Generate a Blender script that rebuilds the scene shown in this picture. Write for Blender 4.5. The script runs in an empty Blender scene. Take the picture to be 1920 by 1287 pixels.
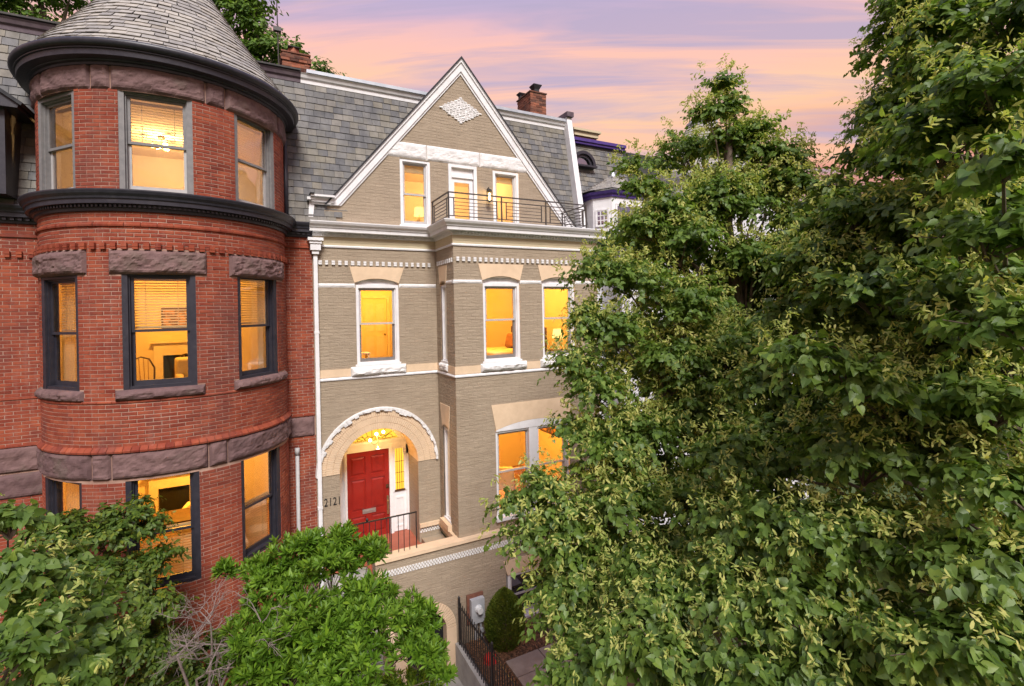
import bpy, math, random
import numpy as np
from mathutils import Matrix, Vector

# ------------------------------------------------------------------ camera, sky, sun, exposure
scene = bpy.context.scene
COL = scene.collection
HEAD, ROLL, ZC = math.radians(27.4), 0.02, 7.3
cam = bpy.data.cameras.new("camera")
cam.sensor_width = 36.0
cam.lens = 925.0 / 1920.0 * 36.0
cam.shift_y = -59.5 / 1920.0
cam.clip_start = 0.05
cam.clip_end = 3000.0
cam_o = bpy.data.objects.new("camera", cam)
cam_o.matrix_world = (Matrix.Translation((0, 0, ZC)) @ Matrix.Rotation(-HEAD, 4, 'Z')
                      @ Matrix.Rotation(math.pi / 2, 4, 'X') @ Matrix.Rotation(-ROLL, 4, 'Z'))
COL.objects.link(cam_o)
scene.camera = cam_o

SUN_EL, SUN_AZ = math.radians(46), math.radians(192)      # azimuth measured from +Y towards +X
world = bpy.data.worlds.new("World")
scene.world = world
world.use_nodes = True
nt = world.node_tree
nt.nodes.clear()


def N(tree, kind, **kw):
    n = tree.nodes.new(kind)
    for k, v in kw.items():
        if k == 'op': n.operation = v
        elif k == 'inp':
            for i, val in v.items(): n.inputs[i].default_value = val
        else: setattr(n, k, v)
    return n


def mathn(tree, op, a, b=None, c=None):
    n = tree.nodes.new('ShaderNodeMath'); n.operation = op
    for i, v in enumerate((a, b, c)):
        if v is None: continue
        if isinstance(v, (int, float)): n.inputs[i].default_value = v
        else: tree.links.new(v, n.inputs[i])
    return n.outputs[0]


def mixc(tree, fac, a, b, blend='MIX'):
    n = tree.nodes.new('ShaderNodeMix'); n.data_type = 'RGBA'; n.blend_type = blend
    for sock, v in ((n.inputs['Factor'], fac), (n.inputs[6], a), (n.inputs[7], b)):
        if isinstance(v, (int, float)): sock.default_value = v
        elif isinstance(v, (tuple, list)): sock.default_value = tuple(v) + ((1.0,) if len(v) == 3 else ())
        else: tree.links.new(v, sock)
    return n.outputs[2]


def ramp(tree, fac, stops, interp='LINEAR'):
    n = tree.nodes.new('ShaderNodeValToRGB'); n.color_ramp.interpolation = interp
    els = n.color_ramp.elements
    while len(els) < len(stops): els.new(0.5)
    for e, (p, c) in zip(els, stops):
        e.position = p
        if isinstance(c, (int, float)): c = (c, c, c)
        e.color = tuple(c) + (1.0,)
    tree.links.new(fac, n.inputs[0])
    return n.outputs[0]


L = nt.links.new
tc = N(nt, 'ShaderNodeTexCoord')
rot = N(nt, 'ShaderNodeMapping')
rot.inputs['Rotation'].default_value = (0, 0, HEAD + 0.06)
L(tc.outputs['Generated'], rot.inputs['Vector'])
sep = N(nt, 'ShaderNodeSeparateXYZ'); L(rot.outputs[0], sep.inputs[0])
zz = sep.outputs[2]
den = mathn(nt, 'ADD', mathn(nt, 'MAXIMUM', zz, 0.0), 0.16)
px_, py_ = mathn(nt, 'DIVIDE', sep.outputs[0], den), mathn(nt, 'DIVIDE', sep.outputs[1], den)
cmb = N(nt, 'ShaderNodeCombineXYZ')
L(mathn(nt, 'MULTIPLY', px_, 0.24), cmb.inputs[0]); L(mathn(nt, 'MULTIPLY', py_, 1.9), cmb.inputs[1])
n1 = N(nt, 'ShaderNodeTexNoise', inp={'Scale': 2.1, 'Detail': 6.0, 'Roughness': 0.5, 'Distortion': 0.5}); L(cmb.outputs[0], n1.inputs['Vector'])
n2 = N(nt, 'ShaderNodeTexNoise', inp={'Scale': 3.2, 'Detail': 5.0, 'Roughness': 0.6, 'Distortion': 0.6}); L(cmb.outputs[0], n2.inputs['Vector'])
wob = mathn(nt, 'MULTIPLY', mathn(nt, 'SUBTRACT', n1.outputs['Fac'], 0.5), 0.20)
zl = mathn(nt, 'ADD', zz, wob)
base = ramp(nt, zl, [(0.0, (0.50, 0.26, 0.24)), (0.22, (0.74, 0.30, 0.22)), (0.29, (0.88, 0.42, 0.25)),
                     (0.36, (1.0, 0.60, 0.37)), (0.43, (0.97, 0.54, 0.45)), (0.49, (0.72, 0.47, 0.58)),
                     (0.56, (0.46, 0.43, 0.70)), (0.70, (0.34, 0.42, 0.76)), (1.0, (0.27, 0.38, 0.74))])
cl = ramp(nt, n2.outputs['Fac'], [(0.42, 0.0), (0.62, 0.85)])
base = mixc(nt, cl, base, (0.47, 0.40, 0.56))
hi = ramp(nt, n1.outputs['Fac'], [(0.52, 0.0), (0.66, 0.75)])
base = mixc(nt, hi, base, (1.0, 0.56, 0.36))
below = ramp(nt, zz, [(0.0, 1.0), (0.02, 0.0)])
base = mixc(nt, below, base, (0.30, 0.24, 0.22))
sky = N(nt, 'ShaderNodeTexSky', sky_type='NISHITA')
sky.sun_disc = False
sky.sun_elevation = SUN_EL
sky.sun_rotation = SUN_AZ
skys = mixc(nt, 1.0, sky.outputs[0], (0.08, 0.08, 0.08), 'MULTIPLY')
base = mixc(nt, 0.90, skys, base)
bg = N(nt, 'ShaderNodeBackground', inp={'Strength': 0.76})
out = N(nt, 'ShaderNodeOutputWorld')
L(base, bg.inputs[0]); L(bg.outputs[0], out.inputs[0])

sun = bpy.data.lights.new("sun", 'SUN')
sun.energy = 3.2
sun.angle = math.radians(20)
sun.color = (1.0, 0.965, 0.925)
sun_o = bpy.data.objects.new("sun", sun)
sd = Vector((math.sin(SUN_AZ) * math.cos(SUN_EL), math.cos(SUN_AZ) * math.cos(SUN_EL), math.sin(SUN_EL)))
sun_o.rotation_euler = sd.to_track_quat('Z', 'Y').to_euler()
sun_o.location = sd * 40
COL.objects.link(sun_o)

vs = scene.view_settings
vs.view_transform = 'Standard'; vs.look = 'None'; vs.gamma = 1.0; vs.use_curve_mapping = False
vs.exposure = 0.6
cy = scene.cycles
cy.use_denoising = True
cy.max_bounces = 6; cy.diffuse_bounces = 4; cy.glossy_bounces = 2; cy.transmission_bounces = 3; cy.transparent_max_bounces = 12
cy.sample_clamp_indirect = 4.0
cy.caustics_reflective = False; cy.caustics_refractive = False

RNG = random.Random(7)
NPR = np.random.RandomState(11)

# ------------------------------------------------------------------ materials
MAT = {}


def mat(name, cols, rough=0.8, scale=6.0, detail=4.0, stretch=(1, 1, 1), tone=None, bump=0.0, bscale=40.0, bstretch=None,
        spec=0.3, metal=0.0, coat=0.0, dirt=None, contrast=(0.35, 0.65), emit=None, trans=0.0, streak=None, bdist=0.01):
    """procedural material: two colours mixed by noise, optional per-piece tone ramp, wear patches and fine relief"""
    m = bpy.data.materials.new(name); m.use_nodes = True
    t = m.node_tree; t.nodes.clear(); k = t.links.new
    o = N(t, 'ShaderNodeOutputMaterial'); b = N(t, 'ShaderNodeBsdfPrincipled')
    geo = N(t, 'ShaderNodeNewGeometry')
    mp = N(t, 'ShaderNodeMapping'); mp.inputs['Scale'].default_value = stretch; k(geo.outputs['Position'], mp.inputs[0])
    nz = N(t, 'ShaderNodeTexNoise', inp={'Scale': scale, 'Detail': detail, 'Roughness': 0.6}); k(mp.outputs[0], nz.inputs['Vector'])
    f = ramp(t, nz.outputs['Fac'], [(contrast[0], 0.0), (contrast[1], 1.0)])
    c = mixc(t, f, cols[0], cols[1])
    if tone:
        at = N(t, 'ShaderNodeAttribute', attribute_name='tone'); oi = N(t, 'ShaderNodeObjectInfo')
        fr = mathn(t, 'FRACT', mathn(t, 'ADD', at.outputs['Fac'], mathn(t, 'MULTIPLY', oi.outputs['Random'], 1.0)))
        tr = ramp(t, fr, tone, 'LINEAR')
        c = mixc(t, 1.0, c, tr, 'MULTIPLY')
    if dirt:
        col, sc, lo, hi, st = dirt
        mp2 = N(t, 'ShaderNodeMapping'); mp2.inputs['Scale'].default_value = st; k(geo.outputs['Position'], mp2.inputs[0])
        d = N(t, 'ShaderNodeTexNoise', inp={'Scale': sc, 'Detail': 6.0, 'Roughness': 0.65}); k(mp2.outputs[0], d.inputs['Vector'])
        c = mixc(t, ramp(t, d.outputs['Fac'], [(lo, 0.0), (hi, 0.85)]), c, col)
    if streak:                                                   # rain streaks: tall narrow stains
        mp4 = N(t, 'ShaderNodeMapping'); mp4.inputs['Scale'].default_value = (5.0, 5.0, 0.45); k(geo.outputs['Position'], mp4.inputs[0])
        sn = N(t, 'ShaderNodeTexNoise', inp={'Scale': 2.2, 'Detail': 7.0, 'Roughness': 0.7}); k(mp4.outputs[0], sn.inputs['Vector'])
        c = mixc(t, ramp(t, sn.outputs['Fac'], [(0.55, 0.0), (0.78, streak[1])]), c, streak[0])
    k(c, b.inputs['Base Color'])
    b.inputs['Roughness'].default_value = rough
    b.inputs['Specular IOR Level'].default_value = spec
    b.inputs['Metallic'].default_value = metal
    b.inputs['Coat Weight'].default_value = coat
    if bump:
        bm_ = N(t, 'ShaderNodeBump', inp={'Strength': bump, 'Distance': bdist})
        mp3 = N(t, 'ShaderNodeMapping'); mp3.inputs['Scale'].default_value = bstretch or (1, 1, 1); k(geo.outputs['Position'], mp3.inputs[0])
        bz = N(t, 'ShaderNodeTexNoise', inp={'Scale': bscale, 'Detail': 5.0, 'Roughness': 0.6}); k(mp3.outputs[0], bz.inputs['Vector'])
        k(bz.outputs['Fac'], bm_.inputs['Height']); k(bm_.outputs[0], b.inputs['Normal'])
    if emit:
        b.inputs['Emission Color'].default_value = tuple(emit[0]) + (1,)
        b.inputs['Emission Strength'].default_value = emit[1]
    sh = b.outputs[0]
    if trans:
        tl = N(t, 'ShaderNodeBsdfTranslucent'); k(mixc(t, 1.0, c, (1.1, 1.15, 0.55), 'MULTIPLY'), tl.inputs[0])
        mx = N(t, 'ShaderNodeMixShader', inp={0: trans}); k(sh, mx.inputs[1]); k(tl.outputs[0], mx.inputs[2]); sh = mx.outputs[0]
    k(sh, o.inputs[0])
    MAT[name] = m
    return m


def glass(name, tint, gloss=0.10, gcol=(1, 1, 1)):
    m = bpy.data.materials.new(name); m.use_nodes = True
    t = m.node_tree; t.nodes.clear(); k = t.links.new
    o = N(t, 'ShaderNodeOutputMaterial')
    tr = N(t, 'ShaderNodeBsdfTransparent'); tr.inputs[0].default_value = tuple(tint) + (1,)
    gl = N(t, 'ShaderNodeBsdfGlossy', inp={'Roughness': 0.03}); gl.inputs[0].default_value = tuple(gcol) + (1,)
    geo = N(t, 'ShaderNodeNewGeometry')
    nz = N(t, 'ShaderNodeTexNoise', inp={'Scale': 2.2, 'Detail': 1.0}); k(geo.outputs['Position'], nz.inputs['Vector'])
    bm_ = N(t, 'ShaderNodeBump', inp={'Strength': 0.05, 'Distance': 0.05}); k(nz.outputs['Fac'], bm_.inputs['Height']); k(bm_.outputs[0], gl.inputs['Normal'])
    lw = N(t, 'ShaderNodeLayerWeight', inp={'Blend': 0.25})
    f = mathn(t, 'ADD', mathn(t, 'MULTIPLY', lw.outputs['Fresnel'], 0.4), gloss)
    mx = N(t, 'ShaderNodeMixShader'); k(f, mx.inputs[0]); k(tr.outputs[0], mx.inputs[1]); k(gl.outputs[0], mx.inputs[2]); k(mx.outputs[0], o.inputs[0])
    MAT[name] = m


def emitm(name, col, s):
    m = bpy.data.materials.new(name); m.use_nodes = True
    t = m.node_tree; t.nodes.clear()
    o = N(t, 'ShaderNodeOutputMaterial'); e = N(t, 'ShaderNodeEmission', inp={'Strength': s}); e.inputs[0].default_value = tuple(col) + (1,)
    t.links.new(e.outputs[0], o.inputs[0]); MAT[name] = m


RT = [(0.0, (0.66, 0.56, 0.58)), (0.15, (0.86, 0.80, 0.80)), (0.5, (1.0, 1.0, 1.0)), (0.85, (1.12, 1.16, 1.10)), (1.0, (0.80, 0.72, 0.74))]
mat('red_brick', ((0.225, 0.042, 0.022), (0.305, 0.072, 0.034)), 0.85, 5, tone=RT, bump=0.35, bscale=60, dirt=((0.125, 0.045, 0.038), 1.3, 0.50, 0.76, (1, 1, 0.6)), streak=((0.34, 0.20, 0.165), 0.34))
mat('mortar', ((0.43, 0.28, 0.215), (0.31, 0.18, 0.135)), 0.95, 2.0, bump=0.3, bscale=120)
mat('brownstone', ((0.125, 0.075, 0.072), (0.185, 0.115, 0.108)), 0.85, 7, bump=0.5, bscale=45, tone=[(0, (0.85, 0.82, 0.85)), (1, (1.15, 1.12, 1.1))], dirt=((0.12, 0.10, 0.075), 2.5, 0.52, 0.8, (1, 1, 1)))
mat('dark_paint', ((0.022, 0.021, 0.030), (0.034, 0.032, 0.042)), 0.42, 9, spec=0.45, bump=0.12, bscale=25, dirt=((0.075, 0.070, 0.075), 5, 0.6, 0.85, (1, 1, 1)))
mat('plum_paint', ((0.085, 0.060, 0.075), (0.13, 0.10, 0.11)), 0.6, 9, bump=0.15)
mat('grey_trim', ((0.17, 0.165, 0.165), (0.22, 0.21, 0.205)), 0.55, 12, bump=0.05)
mat('tan_brick', ((0.305, 0.240, 0.170), (0.395, 0.315, 0.228)), 0.72, 2.6, stretch=(0.7, 0.7, 9), contrast=(0.28, 0.72), tone=[(0, (0.955, 0.955, 0.95)), (0.5, (1, 1, 1)), (1, (1.04, 1.04, 1.035))], bump=0.6, bscale=6, bstretch=(1, 1, 9), bdist=0.03, dirt=((0.275, 0.210, 0.145), 1.1, 0.54, 0.84, (1, 1, 0.5)), streak=((0.225, 0.172, 0.118), 0.36))
mat('tan_joint', ((0.315, 0.250, 0.180), (0.355, 0.285, 0.207)), 0.8, 3, bump=0.4, bscale=50)
mat('peach', ((0.64, 0.475, 0.315), (0.72, 0.54, 0.365)), 0.75, 4, bump=0.25, bscale=60, dirt=((0.52, 0.385, 0.26), 2.5, 0.58, 0.85, (1, 1, 1)))
mat('cream', ((0.50, 0.42, 0.27), (0.56, 0.475, 0.32)), 0.7, 4, stretch=(1, 1, 10), bump=0.15)
mat('white_paint', ((0.70, 0.69, 0.69), (0.78, 0.77, 0.77)), 0.55, 5, bump=0.12, bscale=50, dirt=((0.52, 0.48, 0.44), 2.6, 0.60, 0.88, (1, 1, 1)), streak=((0.40, 0.36, 0.31), 0.30))
mat('white_stone', ((0.66, 0.64, 0.62), (0.76, 0.75, 0.735)), 0.8, 9, bump=0.5, bscale=35, dirt=((0.42, 0.36, 0.30), 3, 0.62, 0.82, (1, 1, 1)))
mat('sash_grey', ((0.40, 0.385, 0.375), (0.46, 0.445, 0.43)), 0.55, 10)
mat('sash_dark', ((0.16, 0.145, 0.135), (0.2, 0.18, 0.17)), 0.5, 10)
ST = [(0.0, (0.60, 0.62, 0.68)), (0.25, (0.84, 0.87, 0.93)), (0.55, (1.0, 1.0, 1.0)), (0.72, (1.18, 1.11, 0.94)), (0.9, (1.32, 1.28, 1.2)), (1.0, (0.70, 0.66, 0.58))]
mat('slate', ((0.115, 0.110, 0.106), (0.188, 0.180, 0.170)), 0.68, 5, stretch=(1, 1, 0.5), tone=ST, bump=0.35, bscale=30, spec=0.35, dirt=((0.165, 0.148, 0.105), 1.8, 0.50, 0.78, (1, 1, 1)), streak=((0.28, 0.27, 0.25), 0.4))
CT = [(0.0, (0.74, 0.74, 0.76)), (0.3, (0.92, 0.92, 0.93)), (0.7, (1.04, 1.03, 1.0)), (0.93, (1.14, 1.11, 1.06)), (1.0, (0.80, 0.77, 0.72))]
mat('cone_slate', ((0.31, 0.290, 0.265), (0.39, 0.368, 0.338)), 0.75, 9, tone=CT, bump=0.35, bscale=40, dirt=((0.12, 0.115, 0.10), 3, 0.60, 0.85, (1, 1, 1)))
mat('slate_gap', ((0.035, 0.034, 0.034), (0.05, 0.05, 0.048)), 0.9)
mat('roof_edge', ((0.022, 0.022, 0.026), (0.04, 0.04, 0.044)), 0.7, 12, bump=0.2)
mat('roof_metal', ((0.42, 0.45, 0.49), (0.50, 0.53, 0.57)), 0.45, 5, metal=0.3)
mat('tar', ((0.05, 0.05, 0.05), (0.09, 0.085, 0.08)), 0.9, 3)
mat('iron', ((0.012, 0.012, 0.013), (0.022, 0.02, 0.02)), 0.45, 20, spec=0.5)
mat('rail_iron', ((0.040, 0.032, 0.028), (0.058, 0.048, 0.042)), 0.5, 20, spec=0.5)
mat('red_door', ((0.235, 0.013, 0.009), (0.28, 0.017, 0.011)), 0.34, 4, spec=0.5, coat=0.15, dirt=((0.16, 0.012, 0.009), 3, 0.55, 0.85, (1, 1, 0.4)))
mat('brass', ((0.55, 0.45, 0.26), (0.62, 0.52, 0.32)), 0.3, 8, metal=0.9)
mat('steel', ((0.55, 0.53, 0.5), (0.62, 0.6, 0.58)), 0.35, 8, metal=0.8)
mat('porch_paint', ((0.30, 0.085, 0.050), (0.36, 0.11, 0.065)), 0.5, 5)
mat('plaster', ((0.74, 0.69, 0.58), (0.78, 0.73, 0.62)), 0.9, 2)
mat('room_floor', ((0.30, 0.17, 0.08), (0.38, 0.22, 0.11)), 0.5, 5, stretch=(1, 6, 1))
mat('dark_wood', ((0.055, 0.026, 0.013), (0.10, 0.05, 0.025)), 0.45, 6, stretch=(1, 1, 6))
mat('light_wood', ((0.42, 0.26, 0.12), (0.5, 0.32, 0.16)), 0.5, 6)
mat('fabric_cream', ((0.62, 0.56, 0.44), (0.68, 0.62, 0.5)), 0.95, 20, bump=0.2)
mat('fabric_brown', ((0.20, 0.095, 0.045), (0.28, 0.14, 0.07)), 0.95, 20, bump=0.2)
mat('fabric_grey', ((0.20, 0.18, 0.18), (0.27, 0.25, 0.25)), 0.95, 20)
mat('blind', ((0.66, 0.56, 0.40), (0.72, 0.62, 0.46)), 0.7, 4, trans=0.45)
mat('canvas', ((0.16, 0.09, 0.05), (0.52, 0.30, 0.14)), 0.7, 7, contrast=(0.45, 0.55))
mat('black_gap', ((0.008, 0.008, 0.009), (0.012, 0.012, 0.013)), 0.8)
mat('purple', ((0.055, 0.028, 0.17), (0.075, 0.04, 0.21)), 0.5, 8, spec=0.4)
mat('pale_wall', ((0.58, 0.57, 0.60), (0.64, 0.63, 0.66)), 0.8, 3, bump=0.3, bscale=18, bstretch=(1, 1, 4))
mat('chimney_brick', ((0.17, 0.060, 0.036), (0.30, 0.125, 0.075)), 0.9, 8, tone=[(0, (0.35, 0.35, 0.4)), (0.5, (1, 1, 1)), (1, (1.5, 1.35, 1.25))], bump=0.5, dirt=((0.06, 0.045, 0.04), 4, 0.45, 0.72, (1, 1, 1)))
mat('chimney_mortar', ((0.36, 0.29, 0.23), (0.24, 0.18, 0.14)), 0.95, 6)
mat('clay', ((0.40, 0.16, 0.10), (0.48, 0.2, 0.13)), 0.85, 6)
mat('bark', ((0.095, 0.070, 0.052), (0.155, 0.118, 0.09)), 0.9, 14, stretch=(1, 1, 0.25), bump=0.8, bscale=30, bstretch=(1, 1, 0.3))
mat('dead_wood', ((0.19, 0.145, 0.125), (0.30, 0.24, 0.215)), 0.9, 20, bump=0.3)
LT = [(0.0, (0.52, 0.62, 0.62)), (0.3, (0.85, 0.92, 0.88)), (0.65, (1.03, 1.05, 1.0)), (0.86, (1.38, 1.34, 1.3)), (1.0, (1.55, 1.42, 1.2))]
mat('linden_leaf', ((0.124, 0.200, 0.034), (0.178, 0.262, 0.054)), 0.46, 3, tone=LT, spec=0.45, trans=0.48)
mat('linden_bract', ((0.48, 0.50, 0.14), (0.60, 0.57, 0.20)), 0.7, 3, tone=[(0, (0.60, 0.78, 0.6)), (1, (1.15, 1.10, 1.1))], trans=0.45)
mat('laurel_leaf', ((0.115, 0.225, 0.016), (0.175, 0.285, 0.032)), 0.48, 3, tone=LT, spec=0.32, trans=0.40)
mat('holly_leaf', ((0.072, 0.130, 0.018), (0.115, 0.170, 0.028)), 0.5, 3, tone=[(0.0, (0.6, 0.7, 0.7)), (0.5, (1, 1, 1)), (0.85, (1.3, 1.2, 1.0)), (1.0, (2.0, 1.5, 0.9))], spec=0.3, trans=0.32)
mat('far_leaf', ((0.10, 0.18, 0.025), (0.14, 0.22, 0.04)), 0.55, 1, tone=LT, spec=0.3, trans=0.35)
mat('cedar_leaf', ((0.095, 0.150, 0.018), (0.175, 0.205, 0.030)), 0.6, 2, tone=LT, spec=0.2, trans=0.3)
mat('mulch', ((0.16, 0.085, 0.045), (0.26, 0.15, 0.085)), 0.95, 30, tone=[(0, (0.6, 0.6, 0.6)), (1, (1.8, 1.6, 1.4))], bump=0.6)
mat('soil', ((0.09, 0.058, 0.036), (0.13, 0.085, 0.052)), 0.95, 8, bump=0.5)
mat('grass_ground', ((0.045, 0.075, 0.022), (0.07, 0.095, 0.03)), 0.95, 4, bump=0.5)
mat('flagstone', ((0.34, 0.265, 0.20), (0.42, 0.335, 0.26)), 0.9, 5, bump=0.3)
mat('concrete', ((0.34, 0.32, 0.30), (0.42, 0.40, 0.37)), 0.9, 4, bump=0.3, dirt=((0.2, 0.18, 0.15), 3, 0.55, 0.85, (1, 1, 1)))
mat('asphalt', ((0.045, 0.045, 0.047), (0.062, 0.061, 0.062)), 0.9, 20, bump=0.4, bscale=150)
mat('meter_grey', ((0.42, 0.43, 0.45), (0.48, 0.49, 0.5)), 0.5, 6)
mat('meter_white', ((0.7, 0.7, 0.68), (0.75, 0.75, 0.73)), 0.4, 6)
mat('rust', ((0.16, 0.062, 0.04), (0.22, 0.095, 0.06)), 0.85, 12, bump=0.3)
mat('red_cap', ((0.52, 0.030, 0.018), (0.62, 0.05, 0.03)), 0.6, 14, bump=0.3)
mat('terracotta', ((0.42, 0.17, 0.09), (0.5, 0.22, 0.12)), 0.8, 8)
glass('pane', (0.97, 0.95, 0.90), 0.03)
mat('curtain', ((0.62, 0.52, 0.36), (0.68, 0.58, 0.42)), 0.9, 3, trans=0.5)
glass('pane_sky', (0.97, 0.95, 0.92), 0.07, (0.92, 0.92, 1.0))
glass('pane_dark', (0.25, 0.28, 0.33), 0.45, (0.75, 0.82, 1.0))
emitm('bulb', (1.0, 0.72, 0.30), 14.0)
emitm('shade', (1.0, 0.60, 0.18), 1.9)
emitm('leaded', (1.0, 0.52, 0.05), 1.05)


# ------------------------------------------------------------------ mesh helpers
class MB:
    def __init__(self):
        self.v = []; self.f = []; self.t = []

    def add(self, vs_, fs, tone=0.0):
        o = len(self.v)
        self.v.extend(tuple(map(float, p)) for p in vs_)
        self.f.extend(tuple(o + i for i in f) for f in fs)
        self.t.extend([tone] * len(vs_))
        return self

    def hexa(self, p, tone=0.0, back=True):
        """8 corners: 0-3 the outer (front) face ring, 4-7 the inner ring in the same order"""
        fs = [(0, 1, 2, 3), (0, 4, 5, 1), (1, 5, 6, 2), (2, 6, 7, 3), (3, 7, 4, 0)]
        if back: fs.append((7, 6, 5, 4))
        return self.add(p, fs, tone)

    def box(self, x0, x1, y0, y1, z0, z1, tone=0.0, M=None):
        p = [(x0, y0, z0), (x1, y0, z0), (x1, y0, z1), (x0, y0, z1), (x0, y1, z0), (x1, y1, z0), (x1, y1, z1), (x0, y1, z1)]
        if M is not None: p = [M @ Vector(q) for q in p]
        return self.hexa(p, tone)

    def prism(self, poly, fmap, d0, d1, tone=0.0):
        """2-D polygon (list of (s, z)) extruded between depths d0 and d1 through fmap(s, z, d)"""
        n = len(poly)
        v = [fmap(s, z, d1) for s, z in poly] + [fmap(s, z, d0) for s, z in poly]
        f = [tuple(range(n)), tuple(range(2 * n - 1, n - 1, -1))] + [(i, n + i, n + (i + 1) % n, (i + 1) % n) for i in range(n)]
        return self.add(v, f, tone)

    def strip(self, A, B, tone=0.0):
        n = len(A)
        return self.add(list(A) + list(B), [(i, i + 1, n + i + 1, n + i) for i in range(n - 1)], tone)

    def tube(self, pts, rad, n=6, tone=0.0, cap=True):
        pts = [Vector(p) for p in pts]
        if isinstance(rad, (int, float)): rad = [rad] * len(pts)
        rings = []; up = Vector((0.13, 0.21, 0.97))
        for i, p in enumerate(pts):
            d = (pts[min(i + 1, len(pts) - 1)] - pts[max(i - 1, 0)])
            d = d.normalized() if d.length > 1e-9 else Vector((0, 0, 1))
            a = d.cross(up)
            if a.length < 0.1: a = d.cross(Vector((1, 0, 0)))
            a.normalize(); b = d.cross(a).normalized()
            rings.append([p + (a * math.cos(2 * math.pi * k / n) + b * math.sin(2 * math.pi * k / n)) * rad[i] for k in range(n)])
        v = [q for r in rings for q in r]
        f = [(i * n + k, i * n + (k + 1) % n, (i + 1) * n + (k + 1) % n, (i + 1) * n + k) for i in range(len(pts) - 1) for k in range(n)]
        if cap: f += [tuple(range(n - 1, -1, -1)), tuple((len(pts) - 1) * n + k for k in range(n))]
        return self.add(v, f, tone)

    def lathe(self, prof, c, a0=0.0, a1=360.0, n=48, tone=0.0):
        """profile [(r, z)] turned round the vertical axis through c; angle 0 faces -Y, positive towards +X"""
        full = abs(a1 - a0 - 360) < 1e-6
        m = n if full else n + 1
        v = []
        for r, z in prof:
            for i in range(m):
                a = math.radians(a0 + (a1 - a0) * i / n)
                v.append((c[0] + r * math.sin(a), c[1] - r * math.cos(a), z))
        f = []
        for j in range(len(prof) - 1):
            for i in range(n):
                i2 = (i + 1) % m
                f.append((j * m + i, j * m + i2, (j + 1) * m + i2, (j + 1) * m + i))
        return self.add(v, f, tone)

    def sweep(self, path_fn, prof, closed=False, tone=0.0):
        """path_fn(d) -> list of (x, y) for an outward offset d; profile [(d, z)]"""
        rows = [[(x, y, z) for x, y in path_fn(d)] for d, z in prof]
        n = len(rows[0])
        v = [q for r in rows for q in r]
        f = [(j * n + i, j * n + i + 1, (j + 1) * n + i + 1, (j + 1) * n + i) for j in range(len(rows) - 1) for i in range(n - 1)]
        m = len(rows)
        f += [tuple(j * n for j in range(m)), tuple(j * n + n - 1 for j in range(m - 1, -1, -1))]
        return self.add(v, f, tone)

    def mesh(self, name, material, smooth=False):
        me = bpy.data.meshes.new(name)
        me.from_pydata(self.v, [], self.f)
        if any(self.t):
            at = me.attributes.new('tone', 'FLOAT', 'POINT'); at.data.foreach_set('value', self.t)
        me.materials.append(MAT[material])
        if smooth: me.polygons.foreach_set('use_smooth', [True] * len(me.polygons))
        return me

    def obj(self, name, material, parent=None, smooth=False, kind=None, label=None):
        return place(name, self.mesh(name, material, smooth), parent, kind=kind, label=label)


WORLD = {}


def place(name, data, parent=None, M=None, kind=None, label=None):
    """link an object; M is its world matrix (identity when the mesh is already in world metres)"""
    o = bpy.data.objects.new(name, data); COL.objects.link(o)
    M = Matrix.Identity(4) if M is None else M
    if parent is not None:
        o.parent = parent
        o.matrix_parent_inverse = WORLD[parent.name].inverted()
    o.matrix_basis = M
    WORLD[o.name] = M.copy()
    if kind: o['kind'] = kind
    if label: o['label'] = label
    return o


def thing(name, label, cat, loc=(0, 0, 0), group=None):
    o = bpy.data.objects.new(name, None); COL.objects.link(o)
    o.empty_display_size = 0.2
    o.location = loc
    WORLD[o.name] = Matrix.Translation(loc)
    tag(o, label, cat, group)
    return o


def tag(o, label, cat, group=None, kind=None):
    o['label'] = label; o['category'] = cat
    if group: o['group'] = group
    if kind: o['kind'] = kind
    return o


def hash01(*a):
    return random.Random(hash(tuple(round(q * 1000) for q in a))).random()


def vnoise(x, y, seed=0):
    """smooth value noise for numpy arrays"""
    xi, yi = np.floor(x).astype(int), np.floor(y).astype(int)
    xf, yf = x - xi, y - yi

    def h(a, b):
        n = (a * 374761393 + b * 668265263 + seed * 974634777) & 0x7fffffff
        n = ((n ^ (n >> 13)) * 1274126177) & 0x7fffffff
        return ((n ^ (n >> 16)) & 0xffff) / 65535.0
    u, w = xf * xf * (3 - 2 * xf), yf * yf * (3 - 2 * yf)
    return (h(xi, yi) * (1 - u) + h(xi + 1, yi) * u) * (1 - w) + (h(xi, yi + 1) * (1 - u) + h(xi + 1, yi + 1) * u) * w


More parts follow.
